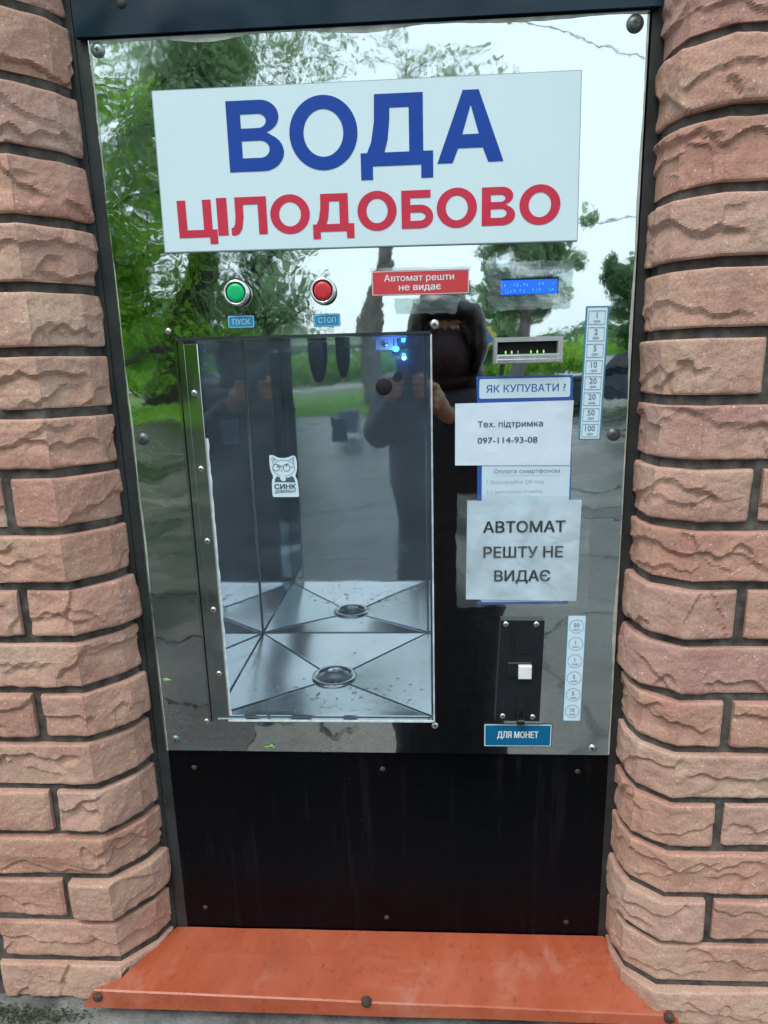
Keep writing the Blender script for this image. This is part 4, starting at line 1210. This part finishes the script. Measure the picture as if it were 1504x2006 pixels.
x, z = cs((212, 468)); text('lettering', 'СИНК', x, z, .0062, YC - .0007, M['black_print'], cat, width=.0262, bold=.03)
x, z = cs((212, 545)); text('lettering', 'ДІФЕРЕНТ', x, z, .0034, YC - .0007, M['black_print'], cat, width=.0262, bold=.02)

# leaf scraps
def leaf(x, y, z, s, lab, seed):
    rr = random.Random(seed); v = [(x, y - .002, z)]; n = 9
    for k in range(n):
        a = 2 * math.pi * k / n; r = s * (.55 + .45 * rr.random()); v.append((x + r * 1.5 * math.cos(a), y - rr.uniform(0, .0022), z + r * .55 * math.sin(a)))
    o = obj('leaf_scrap', v, [(0, k + 1, (k + 1) % n + 1) for k in range(n)], M['leaf_bit']); tag(o, lab, 'leaf')
leaf(.1459, -.0018, T(-.8590), .0065, 'pale green leaf scrap stuck above the lower black sheet', 3)
leaf(.0126, -.0018, T(-.7598), .0060, 'pale green leaf scrap on the left edge of the steel front', 8)

# ------------------------------------------------------------------ orange sill
zb, zfL, zfR = T(-1.1655), T(-1.1775), T(-1.1935)
def lerp(a, b_, t): return a + (b_ - a) * t
back_e = [(-0.0155, 0.0), (0.6115, -0.002)]
topv = []; nn = 48
FY = -.0885
v = []; f = []
for i in range(nn + 1):
    t = i / nn
    xb = lerp(-.0155, .6115, t); xm = lerp(-.0680, .6575, t); xf = lerp(-.0985, .6815, t); xl = lerp(-.117, .686, t)
    dent = .0015 * noise.noise(Vector((t * 5, 0, 2)))
    zc = lerp(zfL, zfR, t) + dent
    v += [(xb, .002, zb + .0008 * noise.noise(Vector((t * 9, 1, 0)))), (lerp(xb, xm, .5), -.036, lerp(zb, zc, .36) + dent * .6), (xm, -.0735, lerp(zb, zc, .84) + dent),
          (xf, FY, zc), (xf + (xl - xf) * .1, FY - .0022, zc - .0012), (xl, FY - .0050, lerp(T(-1.2035), T(-1.2055), t) + dent), (xl, FY - .0035, lerp(T(-1.2045), T(-1.2065), t) + dent)]
for i in range(nn):
    for j in range(6):
        q = i * 7 + j; f.append((q, q + 1, q + 8, q + 7))
sill = obj('metal_sill', v, f, M['sill'])
tag(sill, 'orange painted sheet metal sill sloping out below the black panel', 'sill')
for x, z in ((-.094, T(-1.187)), (.2745, T(-1.1835)), (.672, T(-1.1955))):
    mb = MB(); mb.disc(x, z, [(.0070, .003), (.0068, 0), (.0062, -.0030), (.0035, -.0044)], 14, y=FY - .003); mb.build('bolt', M['rust_bolt'], sill, True)

# the kiosk round the machine: unseen walls added to darken the near ground
mb = MB()
mb.box(-3.2, -0.80, 0.095, 0.35, -0.005, 2.9); mb.box(1.40, 3.6, 0.095, 0.35, -0.005, 2.9); mb.box(-0.80, 1.40, 0.36, 0.5, -0.005, 2.9); mb.box(-0.80, 1.40, 0.095, 0.30, Z0 + .41, 2.9)
kw = mb.build('kiosk_shade_wall', simple('rendered_wall', (0.36, 0.30, 0.26), 0.85, 0, 0.15, 8, 0.3))
tag(kw, 'plain rendered kiosk wall out of view behind the brick pillars, added to shade the ground', 'wall')

# ------------------------------------------------------------------ surroundings mirrored in the steel
def leaves(centres, n, size, spread, rr, droop=0.0, elong=1.7):
    """n leaf quads scattered round weighted centres (x, y, z, r)"""
    C = np.array(centres)
    g = np.random.RandomState(rr)
    idx = g.choice(len(C), n, p=C[:, 3] ** 2 / (C[:, 3] ** 2).sum())
    d = g.normal(size=(n, 3)); d /= np.linalg.norm(d, axis=1)[:, None]
    rad = C[idx, 3] * (g.rand(n) ** 0.45)
    P = C[idx, :3] + d * rad[:, None] * np.array([1, 1, .8])
    if droop: P[:, 2] -= droop * g.rand(n) ** 2 * C[idx, 3]
    a = g.normal(size=(n, 3)); a[:, 2] -= droop * 1.5; a /= np.linalg.norm(a, axis=1)[:, None]
    b_ = np.cross(a, g.normal(size=(n, 3))); b_ /= np.linalg.norm(b_, axis=1)[:, None]
    s = size * (0.6 + .8 * g.rand(n))[:, None]
    a *= s * elong * .5; b_ *= s * .5
    V = np.stack([P - a, P + b_, P + a, P - b_], 1).reshape(-1, 3)
    F = [(4*i, 4*i+1, 4*i+2, 4*i+3) for i in range(n)]
    return V, F

def tree(path, radii, limbs, n, size, lab, mat, bark, seed, cr=1.3, droop=0.0, elong=1.7, group='trees across the yard', extra=(), twig_n=3, crown_from=.45):
    rr = random.Random(seed)
    t_ = empty('tree', (path[0][0], path[0][1], 0), lab, 'tree', group)
    mb = MB()
    P = [Vector(p) for p in path]
    # smooth trunk
    pts = []; rad = []
    for i in range(len(P) - 1):
        for k in range(4):
            t = k / 4; p = P[i].lerp(P[i+1], t); w = Vector((noise.noise(p * .9), noise.noise(p * .9 + Vector((9, 0, 0))), 0)) * .12
            pts.append(p + w); rad.append(lerp(radii[i], radii[i+1], t) * (1 + .12 * noise.noise(p * 2.3)))
    pts.append(P[-1]); rad.append(radii[-1])
    mb.tube(pts, rad, 10)
    centres = []
    for k in range(limbs):
        u = crown_from + (1 - crown_from) * (k + rr.random() * .8) / limbs
        i = min(len(pts) - 1, int(u * (len(pts) - 1)))
        a = rr.uniform(0, 6.283); L = rr.uniform(2.0, 4.0) * (1.25 - .5 * u) * cr / 1.3
        d = Vector((math.cos(a), math.sin(a), rr.uniform(.25, .9))).normalized()
        p = pts[i]; seg = [p]; 
        for q in range(5):
            d = (d + Vector((rr.gauss(0, .16), rr.gauss(0, .16), rr.gauss(0.02, .12) - droop * .12))).normalized(); p = p + d * L / 5; seg.append(p)
        mb.tube(seg, [rad[i] * .5 * (1 - .16 * q) + .012 for q in range(6)], 6)
        for s_ in seg[2:]:
            for w in range(twig_n):
                e = s_ + Vector((rr.gauss(0, 1), rr.gauss(0, 1), rr.gauss(0, .8))) * cr * .75
                mb.tube([s_, s_.lerp(e, .5) + Vector((0, 0, .1)), e], [.03, .018, .006], 4, False)
                centres.append((e.x, e.y, e.z, cr * rr.uniform(.35, .85)))
    for c in extra: centres.append(c)
    mb.build('trunk', bark, t_, True)
    V, F = leaves(centres, n, size, cr, seed + 5, droop, elong)
    obj('crown', V, F, mat, t_)
    return t_

# big leaning tree left of the yard
tree([(-9.4, -24.5, -.2), (-8.7, -24.2, 2.2), (-7.6, -24, 4.6), (-6.8, -23.8, 7.2), (-6.4, -23.6, 10.2), (-5.8, -23.4, 13.5)], [.85, .68, .55, .42, .28, .1], 16, 26000, .075,
     'broad leaning tree with a thick dark trunk and drooping grey-green leaves', M['leaf_cool'], M['bark'], 11, 1.35, .9, crown_from=.6, elong=3.0, extra=[(-9.5 + i * .45, -23.5, 11.3 + math.sin(i * 2.1) * 1.7, 1.0) for i in range(17)])
# bright tree at the far left with thin forking stems
tree([(-8.9, -19.2, -.1), (-9.3, -19.2, 2.2), (-9.9, -19, 4.4), (-10.5, -19, 7.0), (-10.6, -19, 9.8)], [.34, .27, .22, .16, .07], 12, 20000, .095,
     'bright fresh-green tree with slim forked stems at the left end of the yard', M['leaf_fresh'], M['bark'], 23, 1.1, .3, crown_from=.2)
tree([(-10.9, -22.0, -.1), (-10.6, -22, 2.0), (-10.3, -22, 3.8), (-10.2, -22, 5.6)], [.2, .17, .13, .05], 8, 10000, .09,
     'low bright leafy tree under the big leaning tree', M['leaf_fresh'], M['bark'], 37, 1.1, .3, crown_from=.3)
# mid tree with crooked pale trunk
tree([(-1.15, -21, -.1), (-1.2, -21, 2.0), (-.85, -21, 3.6), (-.55, -21, 5.0), (-.1, -21, 7.2), (.35, -21, 9.3)], [.42, .36, .30, .24, .16, .05], 7, 2600, .10,
     'nearly bare crooked grey trunk tree in the middle of the yard', M['leaf_cool'], M['bark_pale'], 41, 1.0, .3, crown_from=.75, twig_n=2, extra=[(-.2, -21, 9.5, .55), (.25, -21, 9.7, .45), (1.2, -21, 9.7, .6), (1.7, -21, 9.6, .4), (.8, -21, 9.1, .35)])
tree([(-4.3, -22, -.1), (-4.35, -22, 2.0), (-4.8, -22, 3.4), (-5.0, -22, 5.2)], [.2, .17, .13, .06], 8, 6500, .09,
     'small thin stemmed tree right of the leaning tree', M['leaf_cool'], M['bark'], 53, .9, .3, crown_from=.5)
# right hand trees
tree([(3.55, -19.5, -.1), (3.62, -19.5, 2.0), (3.68, -19.5, 3.4), (3.75, -19.5, 5.2)], [.30, .26, .22, .08], 7, 6500, .09,
     'round crowned tree with a pale trunk right of the middle', M['leaf_cool'], M['bark_pale'], 61, .5, .4, crown_from=.6)
tree([(9.7, -27, -.1), (9.6, -27, 2.0), (9.5, -27, 3.4), (9.6, -27, 4.7)], [.30, .26, .2, .08], 8, 11000, .10,
     'dark green rounded tree at the right end of the yard', M['leaf_dark'], M['bark'], 71, .62, .2, crown_from=.3)
tree([(5.6, -40, -.1), (5.6, -40, 2.0), (5.5, -40, 3.4), (5.4, -40, 5.4)], [.25, .2, .16, .08], 10, 8000, .18,
     'distant olive green tree behind the parked car', M['leaf_cool'], M['bark'], 77, .9, .2, crown_from=.3)
# far wood: one mass
g = np.random.RandomState(4)
cen = []
for i in range(220):
    x = -75 + 150 * i / 220 + g.uniform(-1, 1); y = -62 + 9 * math.sin(i * .9) + g.uniform(-3, 3)
    h = 3.4 + 1.8 * noise.noise(Vector((x * .13, 0, 0))) + g.uniform(-.6, 1.2)
    if x < -12: h += 3
    for z in np.arange(.5, h, 1.1): cen.append((x + g.uniform(-.6, .6), y, z, 1.5 + g.uniform(0, .7)))
V, F = leaves(cen, 60000, .34, 1, 9)
tag(obj('far_wood', V, F, M['leaf_dark']), 'dark green band of bushes and trees beyond the far road', 'wood', kind='stuff')
V, F = leaves([(x, -33 + 2 * math.sin(x), .8 + .8 * max(0, noise.noise(Vector((x * .3, 2, 0)))), 1.15) for x in np.arange(-22, -11, .8)] + [(x, -50 + math.sin(x * 2), 1.2, 1.5) for x in np.arange(-16, 22, 1.1)], 16000, .2, 1, 12)
tag(obj('hedge', V, F, M['leaf_fresh']), 'loose light green bushes along the far edge of the lawn', 'bushes', kind='stuff')
# grass blades on the near part of the lawn
gv = []; gf = []
g = np.random.RandomState(21)
for q in range(26000):
    x = g.uniform(-16, 3); y = near(x) - .05 - abs(g.normal(0, 5))
    h = g.uniform(.05, .14); a = g.uniform(0, 3.14); w = .02; dx, dy = w * math.cos(a), w * math.sin(a); b0 = len(gv)
    gv += [(x - dx, y - dy, -.004), (x + dx, y + dy, -.004), (x + g.uniform(-.04, .04), y + g.uniform(-.04, .04), h)]; gf.append((b0, b0+1, b0+2))
tag(obj('grass_blades', gv, gf, M['leaf_fresh']), 'short bright green grass along the yard edge', 'grass', kind='stuff')

# overhead cables
def cable(a, b_, sag, r, lab):
    a, b_ = Vector(a), Vector(b_); pts = [a.lerp(b_, i / 24) - Vector((0, 0, sag * 4 * (i / 24) * (1 - i / 24))) for i in range(25)]
    mb = MB(); mb.tube(pts, r, 6); o = mb.build('overhead_cable', M['wire'], None, True); tag(o, lab, 'cable', 'overhead cables')
cable((0.2, -12, 7.9), (8.0, -12, 6.2), .55, .013, 'upper thin black cable hanging across the sky at the right')
cable((2.0, -12, 3.86), (9.0, -12, 3.85), .06, .010, 'lower thin black cable low in the sky at the right')

# road sign
rs = empty('road_sign', (2.06, -18, 0), 'small round yellow and blue road sign on a grey pole', 'sign')
mb = MB(); mb.tube([(2.06, -18.03, 0), (2.06, -18.03, 2.45)], .03, 8); mb.build('pole', M['galv'], rs)
mb = MB(); mb.disc(2.06, 2.30, [(.21, -.02), (.21, 0), (.20, .01)], 20, y=-18, cap=True); mb.build('sign_disc', M['yellow_sign'], rs)
mb = MB(); mb.disc(2.06, 2.30, [(.13, .011), (.13, .014)], 20, y=-18, cap=True); mb.build('sign_centre', M['blue_sign'], rs)

# litter bin
lb = empty('litter_bin', (-1.0, -11.3, 0), 'blue-grey litter bin standing on the asphalt behind the photographer', 'bin')
mb = MB(); mb.lathez(-1.0, -11.3, [(.16, .08), (.19, .50), (.20, .52), (.18, .52), (.15, .15)], 16); mb.build('bin_body', M['bin'], lb, True)
mb = MB(); mb.tube([(-1.2, -11.3, 0), (-1.2, -11.3, .48)], .018, 6); mb.tube([(-.8, -11.3, 0), (-.8, -11.3, .48)], .018, 6); mb.build('bin_stand', M['galv'], lb)

# parked car, side on, at the right
cx, cy = 7.0, -20.4
car = empty('parked_car', (cx, cy, 0), 'dark parked hatchback standing on the asphalt at the right', 'car')
prof = [(-2.0, .35), (-2.05, .62), (-1.95, .80), (-1.15, .90), (-.62, 1.32), (.95, 1.36), (1.65, .98), (2.0, .92), (2.03, .45), (1.9, .30), (-1.9, .30)]
def car_slab(prof, hw, inset, mat, name, par, top=.9):
    n = len(prof); v = []
    for s_ in (-1, 1):
        for a, z in prof: v.append((cx + a, cy + s_ * (hw - (inset if z > top else 0)), z))
    f = [tuple(range(n)), tuple(range(n, 2*n))[::-1]] + [(i, n + i, n + (i+1) % n, (i+1) % n) for i in range(n)]
    return obj(name, v, f, mat, par)
body = car_slab(prof, .84, .16, M['car_paint'], 'body', car)
car_slab([(-1.02, .93), (-.58, 1.27), (.10, 1.29), (.10, .93)], .85, .155, M['car_glass'], 'window', car, .95)
car_slab([(.18, .93), (.18, 1.29), (.90, 1.30), (1.42, .97)], .85, .155, M['car_glass'], 'window', car, .98)
for a in (-1.25, 1.25):
    for s_ in (-1, 1):
        mb = MB(); mb.disc(cx + a, .31, [(.31, -.1), (.31, .1), (.27, .12)], 24, y=cy + s_ * .78); mb.disc(cx + a, .31, [(.31, .1), (.31, -.1), (.27, -.12)], 24, y=cy + s_ * .78)
        wh = mb.build('wheel', M['rubber'], car, True)
        mb = MB(); mb.disc(cx + a, .31, [(.19, .121), (.17, .14)], 16, y=cy + s_ * .78); mb.build('rim', M['cast'], wh)
mb = MB(); mb.box(cx - 2.04, cx - 2.0, cy + .45, cy + .78, .62, .75); mb.build('headlight', M['label_white'], car)

# ------------------------------------------------------------------ the photographer
person = empty('person', (.43, -1.12, 0), 'person in a long black coat holding a phone up, reflected in the steel front', 'person')
def remeshed(mb, name, mat, par, voxel, smooth_it=4):
    me = bpy.data.meshes.new('tmp'); me.from_pydata([tuple(p) for p in mb.v], [], mb.f)
    o = bpy.data.objects.new('tmp', me); COL.objects.link(o)
    r = o.modifiers.new('r', 'REMESH'); r.mode = 'VOXEL'; r.voxel_size = voxel; r.adaptivity = 0
    s_ = o.modifiers.new('s', 'SMOOTH'); s_.iterations = smooth_it; s_.factor = .5
    bpy.context.view_layer.update()
    m2 = bpy.data.meshes.new_from_object(o.evaluated_get(bpy.context.evaluated_depsgraph_get()))
    V = [tuple(p.co) for p in m2.vertices]; F = [tuple(p.vertices) for p in m2.polygons]
    bpy.data.objects.remove(o); bpy.data.meshes.remove(me); bpy.data.meshes.remove(m2)
    return obj(name, V, F, mat, par, True)
def limb(mb, pts, rad, n=12):
    mb.tube(pts, rad, n)
    for p, r in zip(pts, rad): mb.ell(p, (r, r, r), 12, 8)
hx, hy, hz = .425, -1.115, 1.475
mb = MB()
# head with face
mb.ell((hx, hy, hz + .015), (.074, .092, .098)); mb.ell((hx, hy + .028, hz - .045), (.052, .060, .062))
mb.ell((hx, hy + .088, hz - .010), (.010, .016, .018)); mb.ell((hx, hy + .090, hz + .012), (.007, .012, .028))
mb.ell((hx - .030, hy + .078, hz + .030), (.026, .014, .008)); mb.ell((hx + .030, hy + .078, hz + .030), (.026, .014, .008))
mb.ell((hx - .028, hy + .077, hz + .012), (.012, .009, .008)); mb.ell((hx + .028, hy + .077, hz + .012), (.012, .009, .008))
mb.ell((hx, hy + .086, hz - .050), (.022, .010, .006)); mb.ell((hx, hy + .085, hz - .061), (.019, .011, .007)); mb.ell((hx, hy + .072, hz - .090), (.020, .016, .014))
for s_ in (-1, 1): mb.ell((hx + s_ * .076, hy - .005, hz), (.009, .018, .030))
limb(mb, [(hx, hy - .018, hz - .05), (hx + .002, hy - .035, 1.33)], [.052, .060])
# torso
mb.ell((.428, -1.16, 1.22), (.165, .100, .14), 18, 12); mb.ell((.43, -1.155, 1.05), (.145, .095, .16), 18, 12); mb.ell((.43, -1.155, .88), (.135, .095, .13), 18, 12)
mb.ell((.43, -1.165, 1.31), (.165, .070, .045), 18, 10)
EL, ER = (.205, -1.085, 1.150), (.650, -1.075, 1.120)
HL, HR = (.285, -.862, 1.285), (.418, -.860, 1.270)
limb(mb, [(.255, -1.155, 1.305), EL], [.050, .040]); limb(mb, [EL, HL], [.038, .025])
limb(mb, [(.600, -1.155, 1.305), ER], [.050, .040]); limb(mb, [ER, HR], [.038, .025])
for s_ in (-1, 1):
    limb(mb, [(.43 + s_ * .085, -1.155, .82), (.43 + s_ * .090, -1.145, .46), (.43 + s_ * .095, -1.165, .09)], [.068, .052, .038])
    limb(mb, [(.43 + s_ * .097, -1.185, .045), (.43 + s_ * .105, -1.04, .032)], [.038, .030])
def hand(mb, wrist, side):
    """side +1: the person's right hand (at larger x). Fingers wrap the far face of the phone"""
    w = Vector(wrist)
    edge = .366 if side > 0 else .286
    palm = Vector((edge + side * .022, -.822, 1.318))
    mb.tube([w, w.lerp(palm, .6), palm], [.025, .028, .030], 12); mb.ell(palm, (.022, .030, .040), 12, 8); mb.ell(w.lerp(palm, .5), (.028, .030, .032))
    for k, (dz, L) in enumerate(((.032, .9), (.013, 1.0), (-.007, .95), (-.026, .78))):
        a = palm + Vector((side * .004, .016, dz)); b1 = a + Vector((-side * .006 * L, .022, .004)); c = b1 + Vector((-side * .024 * L, .004, .002)); d = c + Vector((-side * .020 * L, -.006, 0))
        mb.tube([a, b1, c, d], [.0095, .0090, .0082, .0070], 8)
        for p, r in ((a, .0098), (b1, .0094), (c, .0085), (d, .0072)): mb.ell(p, (r, r, r), 8, 6)
    t0 = palm + Vector((side * .002, -.018, .018)); t1 = t0 + Vector((-side * .018, -.012, .022)); t2 = t1 + Vector((-side * .022, .000, .014))
    mb.tube([t0, t1, t2], [.0125, .0105, .0085], 8); mb.ell(t2, (.0085, .0085, .0085), 8, 6); mb.ell(t1, (.0108,) * 3, 8, 6)
hand(mb, HL, -1); hand(mb, HR, 1)
body = remeshed(mb, 'body', M['skin'], person, .0045, 3)
# eyes
for s_ in (-1, 1):
    m_ = MB(); m_.ell((hx + s_ * .028, hy + .0855, hz + .011), (.0085, .005, .0045), 10, 8); m_.build('eye', M['label_white'], person, True)
    m_ = MB(); m_.ell((hx + s_ * .028, hy + .0895, hz + .010), (.0038, .002, .0036), 10, 8); m_.build('pupil', M['black_hole'], person, True)
# coat
mb = MB()
rings = [(1.335, .085, .075), (1.325, .165, .10), (1.29, .205, .118), (1.20, .200, .132), (1.05, .196, .135), (.95, .196, .138), (.80, .176, .135), (.60, .176, .138), (.42, .180, .140), (.10, .182, .142)]
v = []; n = 28
for z, a, b_ in rings:
    for k in range(n):
        an = 2 * math.pi * k / n; rip = 1 + .03 * math.sin(an * 5 + z * 9) * (1 if z < 1 else .3); v.append((.435 + a * rip * math.cos(an) + (.012 if z < .9 else 0), -1.155 + b_ * rip * math.sin(an), z))
f = [(i*n+k, i*n+(k+1) % n, (i+1)*n+(k+1) % n, (i+1)*n+k) for i in range(len(rings) - 1) for k in range(n)] + [tuple(range(n)), tuple((len(rings)-1)*n + k for k in range(n))]
mb.add(v, f)
def sleeve(a, b_, c):
    a, b_, c = Vector(a), Vector(b_), Vector(c)
    limb(mb, [a, a.lerp(b_, .5), b_], [.075, .070, .062]); limb(mb, [b_, b_.lerp(c, .5), b_.lerp(c, .88)], [.062, .052, .042])
sleeve((.262, -1.155, 1.295), EL, HL); sleeve((.595, -1.155, 1.295), ER, HR)
mb.ell((.43, -1.19, 1.345), (.105, .060, .055), 16, 10)
coat = remeshed(mb, 'coat', M['coat'], person, .008, 3)
# hood / long hair round the head, shaped forward to shade the face
mb = MB()
mb.ell((hx, hy - .028, hz + .022), (.098, .095, .112), 18, 12); mb.ell((hx + .055, hy - .030, hz - .055), (.050, .062, .095)); mb.ell((hx - .055, hy - .030, hz - .045), (.042, .060, .085))
mb.ell((hx + .075, hy - .020, hz - .12), (.045, .055, .075)); mb.ell((hx - .070, hy - .020, hz - .11), (.040, .050, .065)); mb.ell((hx, hy + .066, hz + .064), (.080, .058, .040)); mb.ell((hx + .082, hy + .050, hz - .01), (.024, .066, .095)); mb.ell((hx - .080, hy + .050, hz - .01), (.024, .066, .095)); [mb.tube([(hx + a, hy + .06, hz + .05), (hx + a * 1.15, hy + .085, hz + .01), (hx + a * 1.35, hy + .07, hz - .06)], [.012, .009, .004], 6) for a in (-.062, -.045, .044, .058, .070)]
remeshed(mb, 'hair', M['hair'], person, .006, 3)
# scarf over the chin, added to stand in for shade on the lower face
mb = MB(); mb.ell((hx, hy + .042, hz - .046), (.070, .090, .066), 16, 10); mb.ell((hx, hy + .0, hz - .115), (.075, .075, .035), 16, 10)
remeshed(mb, 'face_shade_scarf', M['shade_scarf'], person, .006, 2)
mb = MB()
for s_ in (-1, 1): limb(mb, [(.43 + s_ * .085, -1.155, .60), (.43 + s_ * .090, -1.148, .40), (.43 + s_ * .093, -1.165, .11)], [.080, .074, .062])
remeshed(mb, 'trousers', M['trousers'], person, .008, 2)
mb = MB()
for s_ in (-1, 1): limb(mb, [(.43 + s_ * .097, -1.190, .050), (.43 + s_ * .105, -1.035, .040)], [.046, .038])
remeshed(mb, 'shoes', M['rubber'], person, .006, 2)
# phone held up just behind the lens of the camera
px = .326
pts = rounded(.078, .158, .009, cx=px, cz=1.335)
ph = plate('phone', pts, -.7955, -.8035, M['phone'])
n = len(pts)
tag(ph, 'slim dark phone held up in both hands in front of the face', 'phone')
mb = MB(); mb.disc(.3533, 1.397, [(.0075, 0), (.0075, .0012), (.0060, .0016)], 20, y=-.7955); mb.build('phone_lens', M['black_hole'], ph)
